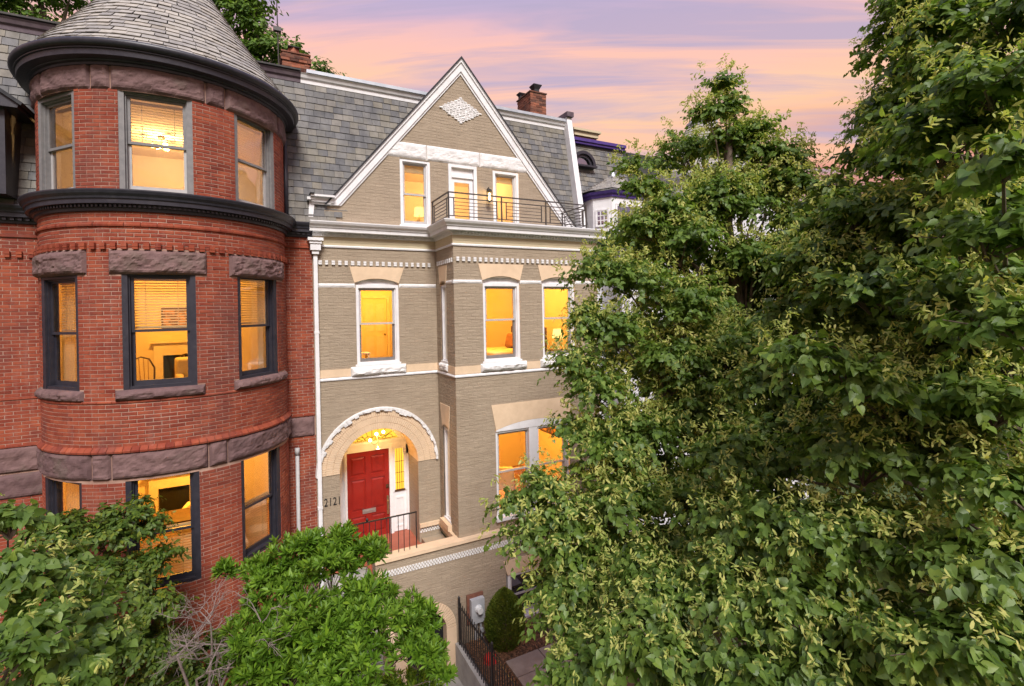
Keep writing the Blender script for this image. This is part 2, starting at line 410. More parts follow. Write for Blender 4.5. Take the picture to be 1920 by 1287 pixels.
def rock(mb, fmap, s0, s1, z0, z1, depth=0.06, base=0.0, cell=0.035, seed=0, tone=0.0, rough=1.0):
    """rock-faced stone: a bulging block with chipped facets"""
    ns, nz = max(4, int((s1 - s0) / cell)), max(3, int((z1 - z0) / cell))
    S, Z = np.meshgrid(np.linspace(0, 1, ns + 1), np.linspace(0, 1, nz + 1))
    ss, zz_ = s0 + S * (s1 - s0), z0 + Z * (z1 - z0)
    edge = np.minimum(np.minimum(S * (s1 - s0), (1 - S) * (s1 - s0)), np.minimum(Z * (z1 - z0), (1 - Z) * (z1 - z0)))
    prof = np.clip(edge / 0.06, 0, 1) ** 0.5
    n = vnoise(ss * 7 + seed * 3.1, zz_ * 11, seed) * 0.6 + vnoise(ss * 17, zz_ * 26, seed + 5) * 0.35 + vnoise(ss * 40, zz_ * 55, seed + 9) * 0.15
    d = base + depth * (0.35 + (0.65 * n * rough + 0.35 * (1 - rough))) * prof + 0.004
    v = [fmap(float(a), float(b), float(c)) for a, b, c in zip(ss.ravel(), zz_.ravel(), d.ravel())]
    w = ns + 1
    f = [(j * w + i, j * w + i + 1, (j + 1) * w + i + 1, (j + 1) * w + i) for j in range(nz) for i in range(ns)]
    ring = [j for j in range(w)] + [j * w + ns for j in range(1, nz + 1)] + [nz * w + i for i in range(ns - 1, -1, -1)] + [j * w for j in range(nz - 1, 0, -1)]
    o = len(v)
    v += [fmap(float(ss.ravel()[i]), float(zz_.ravel()[i]), base - 0.10) for i in ring]
    m = len(ring)
    f += [(ring[i], ring[(i + 1) % m], o + (i + 1) % m, o + i) for i in range(m)]
    mb.add(v, f, tone)
    return mb


# wall maps: (s, z, d) -> world, d is how far the point stands out of the wall
def flat(Y): return lambda s, z, d: (s, Y - d, z)
def ret(X): return lambda s, z, d: (X - d, s, z)            # wall facing -X, s runs along Y
def ret_r(X): return lambda s, z, d: (X + d, s, z)
def cyl(c, R): return lambda s, z, d: (c[0] + (R + d) * math.sin(s / R), c[1] - (R + d) * math.cos(s / R), z)


def cut(intervals, holes, eps=0.015):
    for a, b in holes:
        out_ = []
        for p, q in intervals:
            if b <= p or a >= q: out_.append((p, q)); continue
            if a > p + eps: out_.append((p, a))
            if b < q - eps: out_.append((b, q))
        intervals = out_
    return intervals


def masonry(fmap, z0, z1, extent, holes, Lb, Hb, joint, proud, seed, seg=None, mortar_d=0.0, jit=0.0015):
    """courses of single bricks in running bond: returns the mortar mesh, the cut bricks and the list of whole bricks"""
    rnd = random.Random(seed)
    mor, cutb, whole = MB(), MB(), []
    n = int(round((z1 - z0) / (Hb + joint)))
    pitch = (z1 - z0) / n
    hb = pitch - joint
    for i in range(n):
        za = z0 + i * pitch; zm = za + pitch / 2; zb = za + pitch
        ext = extent(zm) if callable(extent) else extent
        if ext is None or ext[1] - ext[0] < 0.03: continue
        hs = [h for h in (hh(zm) if callable(hh) else ((hh[0], hh[1]) if hh[2] < zm < hh[3] else None) for hh in holes) if h]
        for a, b in cut([ext], hs):
            k = max(1, int(math.ceil((b - a) / seg))) if seg else 1
            A = [fmap(a + (b - a) * j / k, za, mortar_d) for j in range(k + 1)]
            B = [fmap(a + (b - a) * j / k, zb, mortar_d) for j in range(k + 1)]
            mor.strip(A, B)
            off = ((i % 2) * 0.5 + 0.06 * (rnd.random() - 0.5)) * (Lb + joint)
            s = math.floor((a - off) / (Lb + joint)) * (Lb + joint) + off
            while s < b:
                p, q = max(s, a) + (joint / 2 if s > a else 0), min(s + Lb + joint, b) - (joint / 2 if s + Lb + joint < b else 0)
                j1 = rnd.uniform(-jit, jit); j2 = rnd.uniform(-jit, jit)
                if q - p > 0.02:
                    zl_, zh_ = za + joint / 2 + j1, zb - joint / 2 + j2
                    if q - p > Lb * 0.985 and not seg_too(seg):
                        whole.append((p, q, zl_, zh_, proud + rnd.uniform(-1, 1) * proud * 0.35, rnd.random()))
                    else:
                        brick(cutb, fmap, p, q, zl_, zh_, proud + rnd.uniform(-1, 1) * proud * 0.35, rnd.random())
                s += Lb + joint
    return mor, cutb, whole


def seg_too(seg): return False


def brick(mb, fmap, p, q, za, zb, d, tone):
    e = min(0.006, d * 0.5)
    v = [fmap(p + e, za + e, d), fmap(q - e, za + e, d), fmap(q - e, zb - e, d), fmap(p + e, zb - e, d),
         fmap(p, za, -0.004), fmap(q, za, -0.004), fmap(q, zb, -0.004), fmap(p, zb, -0.004)]
    mb.hexa(v, tone, back=False)


def lay(parent, name, material, fmap, walls, limit, unit, score):
    """whole bricks: the ones that show largest become objects sharing one mesh, the rest one joined mesh"""
    allb = sorted(walls, key=score, reverse=True)
    Lb, Hb, pr = unit
    protos = []
    for k in range(4):
        mb = MB(); r = random.Random(k)
        e = 0.006
        j = [r.uniform(-0.0022, 0.0022) for _ in range(8)]
        mb.hexa([(-Lb / 2 + e + j[0], -pr + j[6] * .6, -Hb / 2 + e + j[1]), (Lb / 2 - e + j[2], -pr + j[7] * .6, -Hb / 2 + e), (Lb / 2 - e, -pr - j[6] * .6, Hb / 2 - e + j[3]), (-Lb / 2 + e + j[4], -pr, Hb / 2 - e + j[5]),
                 (-Lb / 2, 0.004, -Hb / 2), (Lb / 2, 0.004, -Hb / 2), (Lb / 2, 0.004, Hb / 2), (-Lb / 2, 0.004, Hb / 2)], 0.0, back=False)
        protos.append(mb.mesh(name, material))
    rest = MB()
    for i, (p, q, za, zb, d, tone) in enumerate(allb):
        if i < limit:
            s, z = (p + q) / 2, (za + zb) / 2
            o0, o1, ox = Vector(fmap(s, z, 0)), Vector(fmap(s, z, 1)), Vector(fmap(s + 0.01, z, 0))
            nrm = (o1 - o0).normalized()
            R = Matrix(((-nrm.y, -nrm.x, 0, o0.x), (nrm.x, -nrm.y, 0, o0.y), (0, 0, 1, o0.z), (0, 0, 0, 1)))
            S = Matrix.Diagonal(((q - p) / Lb, d / pr, (zb - za) / Hb, 1))
            place(name, protos[i % 4], parent, M=R @ S)
        else:
            brick(rest, fmap, p, q, za, zb, d, tone)
    return rest


CAMP = Vector((0, 0, ZC))


def show(fmap):
    def sc(w):
        s, z = (w[0] + w[1]) / 2, (w[2] + w[3]) / 2
        p, q = Vector(fmap(s, z, 0)), Vector(fmap(s, z, 1))
        r = CAMP - p
        return max((q - p).normalized().dot(r.normalized()), 0) / r.length_squared - (1 if hidden(p) else 0)
    return sc


def project(p):
    w = p[0] * math.sin(HEAD) + p[1] * math.cos(HEAD)
    if w <= 0.01: return (-9999, -9999, w)
    a = (p[0] * math.cos(HEAD) - p[1] * math.sin(HEAD)) / w * 925; b = (p[2] - ZC) / w * 925
    return (960 + a * math.cos(ROLL) - b * math.sin(ROLL), 584 - (a * math.sin(ROLL) + b * math.cos(ROLL)), w)


def hidden(p):
    """outside the frame, or behind the linden or the shrubs at the bottom"""
    x, y, w = project(p)
    return not (2 < x < 1918 and 2 < y < 1285) or (x > 1040 and y > 450) or (x < 640 and y > 930) or (x < 380 and y > 890 and x < 230)

# ------------------------------------------------------------------ ground
def sheet(name, x0, x1, y0, y1, z, material, kind='structure'):
    mb = MB(); mb.add([(x0, y0, z), (x1, y0, z), (x1, y1, z), (x0, y1, z)], [(0, 1, 2, 3)])
    o = mb.obj(name, material); o['kind'] = kind
    return o


mb = MB()
for (x0, x1, y0, y1) in ((-900, 2.25, -900, 900), (3.72, 900, -900, 900), (2.25, 3.72, -900, 5.6), (2.25, 3.72, 10.4, 900)):
    mb.add([(x0, y0, 0), (x1, y0, 0), (x1, y1, 0), (x0, y1, 0)], [(0, 1, 2, 3)])
g = mb.obj('ground', 'grass_ground'); g['kind'] = 'structure'
mb = MB(); mb.box(-300, 300, 2.3, 3.7, -0.02, 0.03)
tp = mb.obj('sidewalk', 'concrete'); tp['kind'] = 'structure'
mb = MB(); mb.box(-300, 300, -7.0, 1.1, -0.30, -0.10)
rd = mb.obj('road', 'asphalt'); rd['kind'] = 'structure'
mb = MB(); mb.box(-300, 300, 1.1, 1.3, -0.3, 0.02)
kb = mb.obj('kerb', 'concrete'); kb['kind'] = 'structure'
mb = MB()
mb.add([(2.25, 5.6, 0.0), (3.72, 5.6, 0.0), (3.72, 10.4, -0.62), (2.25, 10.4, -0.62)], [(0, 1, 2, 3)])
mb.add([(2.25, 5.6, 0.0), (2.25, 10.4, 0.0), (2.25, 10.4, -0.62)], [(0, 1, 2)])
wk = mb.obj('basement_walk', 'concrete'); wk['kind'] = 'structure'


# ------------------------------------------------------------------ windows
def window(parent, M, w, h, cas=0.09, cm='white_paint', sm='sash_grey', pane='pane', meet=0.5, blind=None, sill=True, head=0.0,
           lower=None, name='window', depth=0.16, rail=0.045):
    """double-hung window: casing, two sashes, two panes, optional slatted blind (z0, z1) as fractions of the height"""
    mb = MB()
    mb.box(-w / 2, -w / 2 + cas, -0.025, depth, 0, h); mb.box(w / 2 - cas, w / 2, -0.025, depth, 0, h)
    mb.box(-w / 2 + cas, w / 2 - cas, -0.025, depth, h - cas, h)
    mb.box(-w / 2 + cas, w / 2 - cas, -0.012, depth, 0, cas * 0.55)
    st = 0.022                                                   # inner stops
    mb.box(-w / 2 + cas, -w / 2 + cas + st, 0.015, depth, cas * 0.55, h - cas); mb.box(w / 2 - cas - st, w / 2 - cas, 0.015, depth, cas * 0.55, h - cas)
    mb.box(-w / 2 + cas + st, w / 2 - cas - st, 0.015, depth, h - cas - st, h - cas)
    if sill: mb.box(-w / 2 - 0.02, w / 2 + 0.02, -0.06, depth, -0.045, -0.001)
    if head:
        n = 14; c = w / 2 + 0.03; R = (c * c + head * head) / (2 * head)
        poly = [(-c, h - 0.002), (c, h - 0.002)] + [(x, h + 0.075 + math.sqrt(max(R * R - x * x, 0)) - (R - head)) for x in np.linspace(c, -c, n)]
        mb.prism(poly, lambda s, z, d: (s, -d, z), -0.12, -0.032)
    win = place(name, mb.mesh(name, cm), parent, M=M)
    x0, x1 = -w / 2 + cas + st, w / 2 - cas - st
    z0, z1 = cas * 0.55, h - cas - st
    zm = z0 + (z1 - z0) * meet
    for nm, a, b, y, mt in (('upper_sash', zm - 0.018, z1, 0.05, sm), ('lower_sash', z0, zm + 0.022, 0.088, lower or sm)):
        mb = MB(); r = rail; bt = rail * (1.7 if nm == 'lower_sash' else 0.95)
        mb.box(x0, x0 + r, y, y + 0.034, a, b); mb.box(x1 - r, x1, y, y + 0.034, a, b)
        mb.box(x0 + r, x1 - r, y, y + 0.034, a, a + bt); mb.box(x0 + r, x1 - r, y, y + 0.034, b - r * 0.8, b)
        sash = place(nm, mb.mesh(nm, mt), win, M=M)
        mb = MB(); mb.box(x0 + r, x1 - r, y + 0.014, y + 0.018, a + bt, b - r * 0.8)
        place('pane', mb.mesh('pane', pane), win, M=M)
    if blind:
        mb = MB(); b0, b1 = z0 + (z1 - z0) * blind[0], z0 + (z1 - z0) * blind[1]
        z = b0 + 0.03
        while z < b1:
            mb.add([(x0 + .012, 0.172, z - 0.010), (x1 - .012, 0.172, z - 0.010), (x1 - .012, 0.205, z + 0.012), (x0 + .012, 0.205, z + 0.012)], [(0, 1, 2, 3)])
            z += 0.044
        mb.box(x0 + .01, x1 - .01, 0.175, 0.2, b0, b0 + 0.022)
        mb.box(x0 + .01, x1 - .01, 0.17, 0.21, b1, b1 + 0.04)
        for q in (0.22, 0.78): mb.box(x0 + (x1 - x0) * q - .004, x0 + (x1 - x0) * q + .004, 0.168, 0.170, b0, b1)
        place('blind', mb.mesh('blind', 'blind'), win, M=M)
    return win


def room(parent, x0, x1, y0, y1, z0, z1, wall='plaster'):
    mb = MB()
    mb.add([(x0, y0, z0), (x0, y1, z0), (x0, y1, z1), (x0, y0, z1)], [(0, 1, 2, 3)])
    mb.add([(x1, y0, z0), (x1, y1, z0), (x1, y1, z1), (x1, y0, z1)], [(0, 1, 2, 3)])
    mb.add([(x0, y1, z0), (x1, y1, z0), (x1, y1, z1), (x0, y1, z1)], [(0, 1, 2, 3)])
    mb.add([(x0, y0, z1), (x1, y0, z1), (x1, y1, z1), (x0, y1, z1)], [(0, 1, 2, 3)])
    mb.obj('interior_wall', wall, parent)
    mb = MB(); mb.add([(x0, y0, z0), (x1, y0, z0), (x1, y1, z0), (x0, y1, z0)], [(0, 1, 2, 3)])
    mb.obj('interior_floor', 'room_floor', parent)


WARM = (1.0, 0.42, 0.045)


def lamp_light(parent, loc, watts, col=WARM, size=0.08):
    l = bpy.data.lights.new('lamp_light', 'POINT'); l.energy = watts; l.color = col; l.shadow_soft_size = size
    return place('lamp_light', l, parent, M=Matrix.Translation(loc))


def ceiling_lamp(loc, drop, watts, label, col=WARM, arms=3, group='lit ceiling lamps inside the rooms'):
    """ceiling rose, stem, arms and glowing globes"""
    t = thing('ceiling_lamp', label, 'lamp', loc, group)
    x, y, z = loc
    mb = MB(); mb.lathe([(0.002, z), (0.07, z), (0.06, z - 0.025), (0.012, z - 0.04), (0.012, z - drop), (0.002, z - drop)], (x, y), n=14)
    mb.obj('stem', 'brass', t, smooth=True)
    for k in range(arms):
        a = k * 2 * math.pi / arms + 0.5
        bx_, by_ = x + 0.16 * math.sin(a), y + 0.16 * math.cos(a)
        mb = MB(); mb.tube([(x, y, z - drop + 0.02), (x + 0.09 * math.sin(a), y + 0.09 * math.cos(a), z - drop - 0.02), (bx_, by_, z - drop)], 0.008, 5)
        mb.obj('arm', 'brass', t)
        mb = MB(); zz0 = z - drop
        mb.lathe([(0.002, zz0), (0.03, zz0 + 0.008), (0.052, zz0 + 0.04), (0.045, zz0 + 0.075), (0.002, zz0 + 0.09)], (bx_, by_), n=12)
        mb.obj('globe', 'bulb', t, smooth=True)
    lamp_light(t, (x, y, z - drop - 0.16), watts, col)
    return t


def chimney(parent, x0, x1, y0, y1, z0, z1, pots, corbel=True, seed=3):
    mb = MB(); mb.box(x0 + .006, x1 - .006, y0 + .006, y1 - .006, z0, z1)
    body = mb.obj('chimney', 'chimney_mortar', parent)
    r = random.Random(seed); b = MB(); z = z0; i = 0
    while z < z1 - 0.03:
        e = 0.035 if (corbel and z > z1 - 0.24 and z < z1 - 0.07) else 0.0
        for face in (0, 1, 2):
            A, B = ((x0, x1) if face == 0 else (y0, y1))
            s = A - e + (0 if i % 2 else -0.1)
            while s < B + e:
                p, q = max(s + .004, A - e), min(s + .204, B + e)
                if q - p > 0.03:
                    d = r.uniform(0.0, 0.012) + e; t_ = r.random()
                    if face == 0: b.box(p, q, y0 - d, y0 + .02, z + .004, z + .066, t_)
                    elif face == 1: b.box(x0 - d, x0 + .02, p, q, z + .004, z + .066, t_)
                    else: b.box(x1 - .02, x1 + d, p, q, z + .004, z + .066, t_)
                s += 0.208
        z += 0.07; i += 1
    b.box(x0 - .03, x1 + .03, y0 - .03, y1 + .03, z1, z1 + .035, 0.05)
    bo = b.obj('brick_courses', 'chimney_brick', body, kind='stuff')
    return body


def slate_field(O, U, W, Nn, u0, u1, w0, w1, width, expo, seed, skip=None):
    """courses of slates on a plane: yields (matrix, width scale, centre)"""
    r = random.Random(seed); O, U, W, Nn = Vector(O), Vector(U).normalized(), Vector(W).normalized(), Vector(Nn).normalized()
    res = []; n = int(round((w1 - w0) / expo)); expo = (w1 - w0) / n
    for i in range(n):
        s = u0 - (0.5 if i % 2 else 0.0) * width - r.random() * 0.02
        while s < u1:
            wd = width * r.uniform(0.86, 1.14)
            a, b = max(s, u0), min(s + wd, u1)
            s += wd
            if b - a < 0.03: continue
            c = O + U * ((a + b) / 2) + W * (w0 + i * expo + r.uniform(-.004, .004))
            if skip and skip(c): continue
            tilt = 0.055 + r.uniform(-0.01, 0.014)
            W2 = (W - Nn * tilt).normalized(); N2 = (Nn + W * tilt).normalized()
            rz = r.uniform(-0.010, 0.010)
            U2 = (U + W2 * rz).normalized()
            M = Matrix((U2, W2, N2)).transposed().to_4x4(); M.translation = c + Nn * (0.016 + r.uniform(0, .003))
            res.append((M @ Matrix.Diagonal(((b - a - 0.006), expo * 1.1, 1, 1)), c, Nn))
    return res


def slate_proto(material):
    mb = MB()
    mb.hexa([(-.5, 0, 0.010), (.5, 0.0, 0.010), (.5, 1, 0.004), (-.5, 1, 0.004), (-.5, 0, 0), (.5, 0.0, 0), (.5, 1, 0), (-.5, 1, 0)])
    return mb.mesh('slate', material)


def lay_slates(parent_of, items, limit):
    """items: list of (matrix, centre, normal, material, parent); the largest in view become objects, the rest one mesh per parent"""
    def sc(it):
        r = CAMP - it[1]
        return max(it[2].dot(r.normalized()), 0) / r.length_squared - (1 if hidden(it[1]) else 0)
    items = sorted(items, key=sc, reverse=True)
    protos, rest = {}, {}
    for i, (M, c, n, material, parent) in enumerate(items):
        if i < limit and sc(items[i]) > 0:
            if material not in protos: protos[material] = slate_proto(material)
            place('slate', protos[material], parent, M=M)
        else:
            mb = rest.setdefault((material, parent.name), (MB(), parent))[0]
            e = [(-.5, 0, 0.010), (.5, 0.0, 0.010), (.5, 1, 0.004), (-.5, 1, 0.004), (-.5, 0, 0), (.5, 0.0, 0), (.5, 1, 0), (-.5, 1, 0)]
            mb.hexa([M @ Vector(q) for q in e], RNG.random(), back=False)
    for (material, pn), (mb, parent) in rest.items():
        mb.obj('slate_courses', material, parent, kind='stuff')


# ------------------------------------------------------------------ red brick house with the round tower
TC, TR = (-1.37, 11.5), 1.93
YW = 11.5
red = thing('red_brick_house', 'red brick house with round tower and slate cone roof', 'house', (-1.4, 11.5, 0))
tw = cyl(TC, TR)
D = math.radians
WIN_A = (-48.9, 0.0, 48.9)
HALF = 14.7
FLOORS = ((2.98, 4.79), (6.19, 8.0), (9.30, 10.87))
holes = [(TR * D(a - HALF), TR * D(a + HALF), z0, z1) for a in WIN_A for z0, z1 in FLOORS]
band = [(-9, 9, 4.75, 5.25), (-9, 9, 8.99, 9.27)]
band += [(TR * D(a), TR * D(b), 8.0, 8.385) for a, b in ((-72, -29.5), (-19.6, 19.6), (30.0, 72))]
band += [(TR * D(a), TR * D(b), 6.03, 6.19) for a, b in ((-75, -32), (-18, 18), (31.5, 75))]
BL, BH, BJ, BP = 0.206, 0.053, 0.008, 0.006
mor, cutb, whole = masonry(tw, 0.0, 10.90, (TR * D(-92), TR * D(92)), holes + band, BL, BH, BJ, BP, 5, seg=0.12)
mor2, _, _ = masonry(tw, 0.0, 11.3, (TR * D(-92), TR * D(92)), holes, BL, BH, BJ, BP, 5, seg=0.12)
tower = mor2.obj('tower_wall', 'mortar', red, smooth=True)
rest = lay(tower, 'brick', 'red_brick', tw, whole, 300, (BL, BH, BP), show(tw))
rest.add(cutb.v, cutb.f); rest.t[-len(cutb.t):] = cutb.t
rest.obj('brick_courses', 'red_brick', tower, kind='stuff')
# flat walls beside the tower
fw = flat(YW)
for nm, ext, sd_ in (('side_wall', (-6.6, -3.22), 8), ('side_wall', (0.50, 1.10), 9)):
    mor, cutb, whole = masonry(fw, 0.0, 9.05, ext, [(-9, 9, 4.68, 5.13), (-9, -3, 4.25, 4.68)], BL, BH, BJ, BP, sd_)
    m2, _, _ = masonry(fw, 0.0, 9.05, ext, [], BL, BH, BJ, BP, sd_)
    wl = m2.obj(nm, 'mortar', red)
    for p in whole: brick(cutb, fw, *p)
    cutb.obj('brick_courses', 'red_brick', wl, kind='stuff')
# rock-faced brownstone: belt under the first sill, lintels, sills, frieze
ANG = ((-78, -62), (-61.6, -29), (-28.6, -20.3), (-19.9, 18.6), (19, 27.3), (27.7, 72.5), (72.9, 92))
for i, (a, b) in enumerate(ANG):
    mb = MB(); rock(mb, tw, TR * D(a), TR * D(b), 4.80, 5.22, 0.075, 0.0, 0.03, 20 + i, hash01(i, 1)); mb.obj('stone_block', 'brownstone', red)
for i, (a, b) in enumerate(((-92, -56), (-55.6, -26.3), (-25.9, -17.8), (-17.4, 20.2), (20.6, 29.3), (29.7, 67), (67.4, 92))):
    mb = MB(); rock(mb, tw, TR * D(a), TR * D(b), 10.88, 11.27, 0.065, 0.0, 0.028, 40 + i, hash01(i, 2), 1.2); mb.obj('stone_block', 'brownstone', red)
for i, (a, b) in enumerate(((-72, -29.5), (-19.6, 19.6), (30.0, 72))):
    mb = MB(); rock(mb, tw, TR * D(a), TR * D(b), 8.0, 8.38, 0.095, 0.0, 0.028, 60 + i, hash01(i, 3), 1.3); mb.obj('lintel', 'brownstone', red)
for i, (a, b) in enumerate(((-75, -32), (-18, 18), (31.5, 75))):
    mb = MB(); rock(mb, tw, TR * D(a), TR * D(b), 6.02, 6.19, 0.10, 0.0, 0.028, 70 + i, hash01(i, 4)); mb.obj('sill_stone', 'brownstone', red)
for i, (s0, s1, z0, z1) in enumerate(((-6.6, -5.3, 4.69, 5.13), (-5.28, -4.1, 4.69, 5.13), (-4.08, -3.2, 4.69, 5.13), (-6.6, -4.6, 4.25, 4.67), (-4.58, -3.2, 4.25, 4.67), (0.55, 1.08, 4.69, 5.12))):
    mb = MB(); rock(mb, fw, s0, s1, z0, z1, 0.06, 0.0, 0.035, 80 + i, hash01(i, 5)); mb.obj('stone_block', 'brownstone', red)
# moulded brick rings
def ring_headers(prof, step, seed):
    """a moulded course: special bricks set side by side round the tower"""
    mb = MB(); r = random.Random(seed); n = int(TR * math.pi / step)
    for k in range(n):
        a0, a1 = -90 + 180 * k / n, -90 + 180 * (k + 1) / n - 0.18
        dr = r.uniform(-.003, .003)
        mb.lathe([(p + (dr if 0 < i < len(prof) - 1 else 0), z) for i, (p, z) in enumerate(prof)], TC, a0, a1, 1, r.random())
    return mb.obj('brick_moulding', 'red_brick', red, kind='stuff')


ring_headers([(1.93, 8.74), (1.962, 8.75), (1.968, 8.775), (1.962, 8.80), (1.93, 8.81)], .21, 1)
ring_headers([(1.93, 5.22), (1.99, 5.222), (1.995, 5.25), (1.965, 5.285), (1.94, 5.31), (1.93, 5.312)], .11, 2)
ring_headers([(1.93, 5.99), (1.95, 5.99), (1.953, 6.01), (1.93, 6.025)], .21, 3)
for x0, x1 in ((-6.6, -3.26), (0.54, 1.09)):
    for d_, z0_, z1_ in ((.035, 8.75, 8.80), (.02, 5.95, 5.99), (.03, 5.135, 5.16)):
        mb = MB(); mb.box(x0, x1, YW - d_, YW, z0_, z1_, 0.18); mb.obj('brick_moulding', 'red_brick', red)
# corbelled header course
mb = MB(); r = random.Random(4)
a = -88.0
while a < 88:
    s = TR * D(a)
    mb.hexa([tw(s, 8.39, .05), tw(s + .075, 8.39, .05), tw(s + .075, 8.49, .05), tw(s, 8.49, .05), tw(s, 8.39, 0), tw(s + .075, 8.39, 0), tw(s + .075, 8.49, 0), tw(s, 8.49, 0)], r.random())
    mb.hexa([tw(s, 8.432, .056), tw(s + .075, 8.432, .056), tw(s + .075, 8.445, .056), tw(s, 8.445, .056), tw(s, 8.432, 0), tw(s + .075, 8.432, 0), tw(s + .075, 8.445, 0), tw(s, 8.445, 0)], 0.02)
    a += 4.35
for x0, x1 in ((-6.6, -3.3),):
    x = x0
    while x < x1: mb.box(x, x + .075, YW - .05, YW, 8.40, 8.445, r.random()); mb.box(x, x + .075, YW - .05, YW, 8.455, 8.50, r.random()); x += 0.155
mb.obj('header_course', 'red_brick', red, kind='stuff')
# lower cornice
CP = [(0.0, 8.975), (0.05, 8.985), (0.055, 9.03), (0.085, 9.035), (0.09, 9.075), (0.185, 9.08), (0.19, 9.15), (0.215, 9.155), (0.225, 9.185), (0.265, 9.225), (0.285, 9.265), (0.285, 9.285), (0.0, 9.31)]


def red_path(d):
    # flat wall, round the tower, flat wall
    rr = TR + d
    a = math.acos(min(1, max(-1, d / rr)))
    pts = [(-6.6, YW - d)]
    for k in range(61):
        q = -a + 2 * a * k / 60
        pts.append((TC[0] + rr * math.sin(q), TC[1] - rr * math.cos(q)))
    return pts + [(1.10, YW - d)]


mb = MB(); mb.sweep(red_path, [(d * (0.80), z) for d, z in CP]); mb.obj('cornice', 'dark_paint', red)
mb = MB()
for k in range(88):
    q = -80 + 160 * k / 87
    s = TR * D(q)
    mb.hexa([tw(s, 9.035, .10), tw(s + .032, 9.035, .10), tw(s + .032, 9.07, .10), tw(s, 9.07, .10), tw(s, 9.035, .04), tw(s + .032, 9.035, .04), tw(s + .032, 9.07, .04), tw(s, 9.07, .04)])
x = -6.6
while x < 1.08:
    if not -3.35 < x < 0.60: mb.box(x, x + .05, YW - .11, YW - .03, 9.03, 9.07)
    x += 0.10
mb.obj('dentil_course', 'dark_paint', red, kind='stuff')
# upper cornice and gutter of the tower
mb = MB()
mb.lathe([(1.95, 11.235), (1.985, 11.24), (1.99, 11.275), (2.03, 11.285), (2.035, 11.30), (2.15, 11.315), (2.16, 11.395), (2.182, 11.40), (2.184, 11.415)], TC, -150, 150, 96)
mb.obj('cornice', 'dark_paint', red, smooth=False)
mb = MB()
mb.lathe([(2.15, 11.42), (2.195, 11.425), (2.228, 11.445), (2.245, 11.48), (2.243, 11.515), (2.222, 11.535), (2.195, 11.53), (2.16, 11.5)], TC, -150, 150, 96)
mb.obj('gutter', 'dark_paint', red, smooth=True)
# cone roof
CONE = [(2.185, 11.50), (2.08, 11.62), (1.93, 11.82), (1.735, 12.07), (1.475, 12.42), (1.17, 12.84), (0.86, 13.30), (0.60, 13.68), (0.35, 14.04), (0.03, 14.5)]
mb = MB(); mb.lathe([(max(r_ - 0.012, 0.005), z) for r_, z in CONE], TC, 0, 360, 64)
cone = mb.obj('cone_roof', 'slate_gap', red, smooth=True)
items = []
lens = [0.0]
for (r0, z0), (r1, z1) in zip(CONE, CONE[1:]): lens.append(lens[-1] + math.hypot(r1 - r0, z1 - z0))


def cone_at(l):
    for i in range(len(lens) - 1):
        if l <= lens[i + 1] or i == len(lens) - 2:
            t = (l - lens[i]) / (lens[i + 1] - lens[i])
            (r0, z0), (r1, z1) = CONE[i], CONE[i + 1]
            return r0 + (r1 - r0) * t, z0 + (z1 - z0) * t, (r1 - r0) / (lens[i + 1] - lens[i]), (z1 - z0) / (lens[i + 1] - lens[i])


l = 0.0; row = 0; r = random.Random(12)
while l < lens[-1] - 0.15:
    ex = 0.118
    rr, z, dr, dz = cone_at(l)
    n = max(5, int(2 * math.pi * rr / 0.185)); off = r.random()
    for k in range(n):
        q = 2 * math.pi * (k + off + r.uniform(-.06, .06)) / n
        out_ = Vector((math.sin(q), -math.cos(q), 0))
        U = Vector((math.cos(q), math.sin(q), 0)); W = (out_ * dr + Vector((0, 0, 1)) * dz).normalized(); Nn = U.cross(W).normalized()
        if Nn.dot(out_) < 0: Nn = -Nn
        tl = 0.085 + r.uniform(-.015, .02); W2 = (W - Nn * tl).normalized(); N2 = (Nn + W * tl).normalized()
        c = Vector((TC[0], TC[1], z + r.uniform(-.004, .004))) + out_ * rr
        M = Matrix(((U + W2 * r.uniform(-.02, .02)).normalized(), W2, N2)).transposed().to_4x4(); M.translation = c + Nn * (.014 + r.uniform(0, .006))
        items.append((M @ Matrix.Diagonal((2 * math.pi * rr / n * r.uniform(0.93, .985), ex * 1.16, 1.3, 1)), c, Nn, 'cone_slate', cone))
    l += ex; row += 1
# mansard of the red house
MB0, MT0 = Vector((0, 11.46, 9.30)), Vector((0, 12.05, 12.56))
MW = (MT0 - MB0).normalized(); ML = (MT0 - MB0).length
MN = Vector((0, -MW.z, MW.y))
mb = MB(); ym_ = MB0.y + (11.32 - MB0.z) / (MT0.z - MB0.z) * (MT0.y - MB0.y)
for xa_, xb_ in ((-6.6, -3.26), (0.52, 1.10)): mb.add([(xa_, MB0.y, MB0.z), (xb_, MB0.y, MB0.z), (xb_, ym_, 11.32), (xa_, ym_, 11.32)], [(0, 1, 2, 3)])
mb.add([(-6.6, ym_, 11.32), (1.10, ym_, 11.32), (1.10, MT0.y, MT0.z), (-6.6, MT0.y, MT0.z)], [(0, 1, 2, 3)])
mb.add([(-6.6, 12.05, 12.56), (1.10, 12.05, 12.56), (1.10, 19, 12.75), (-6.6, 19, 12.75)], [(0, 1, 2, 3)])
mb.add([(-6.6, 11.5, 0), (-6.6, 19, 0), (-6.6, 19, 12.7), (-6.6, 12.05, 12.56), (-6.6, 11.46, 9.3)], [(0, 1, 2, 3, 4)])
mans = mb.obj('mansard_roof', 'slate_gap', red)
tan_slates = []
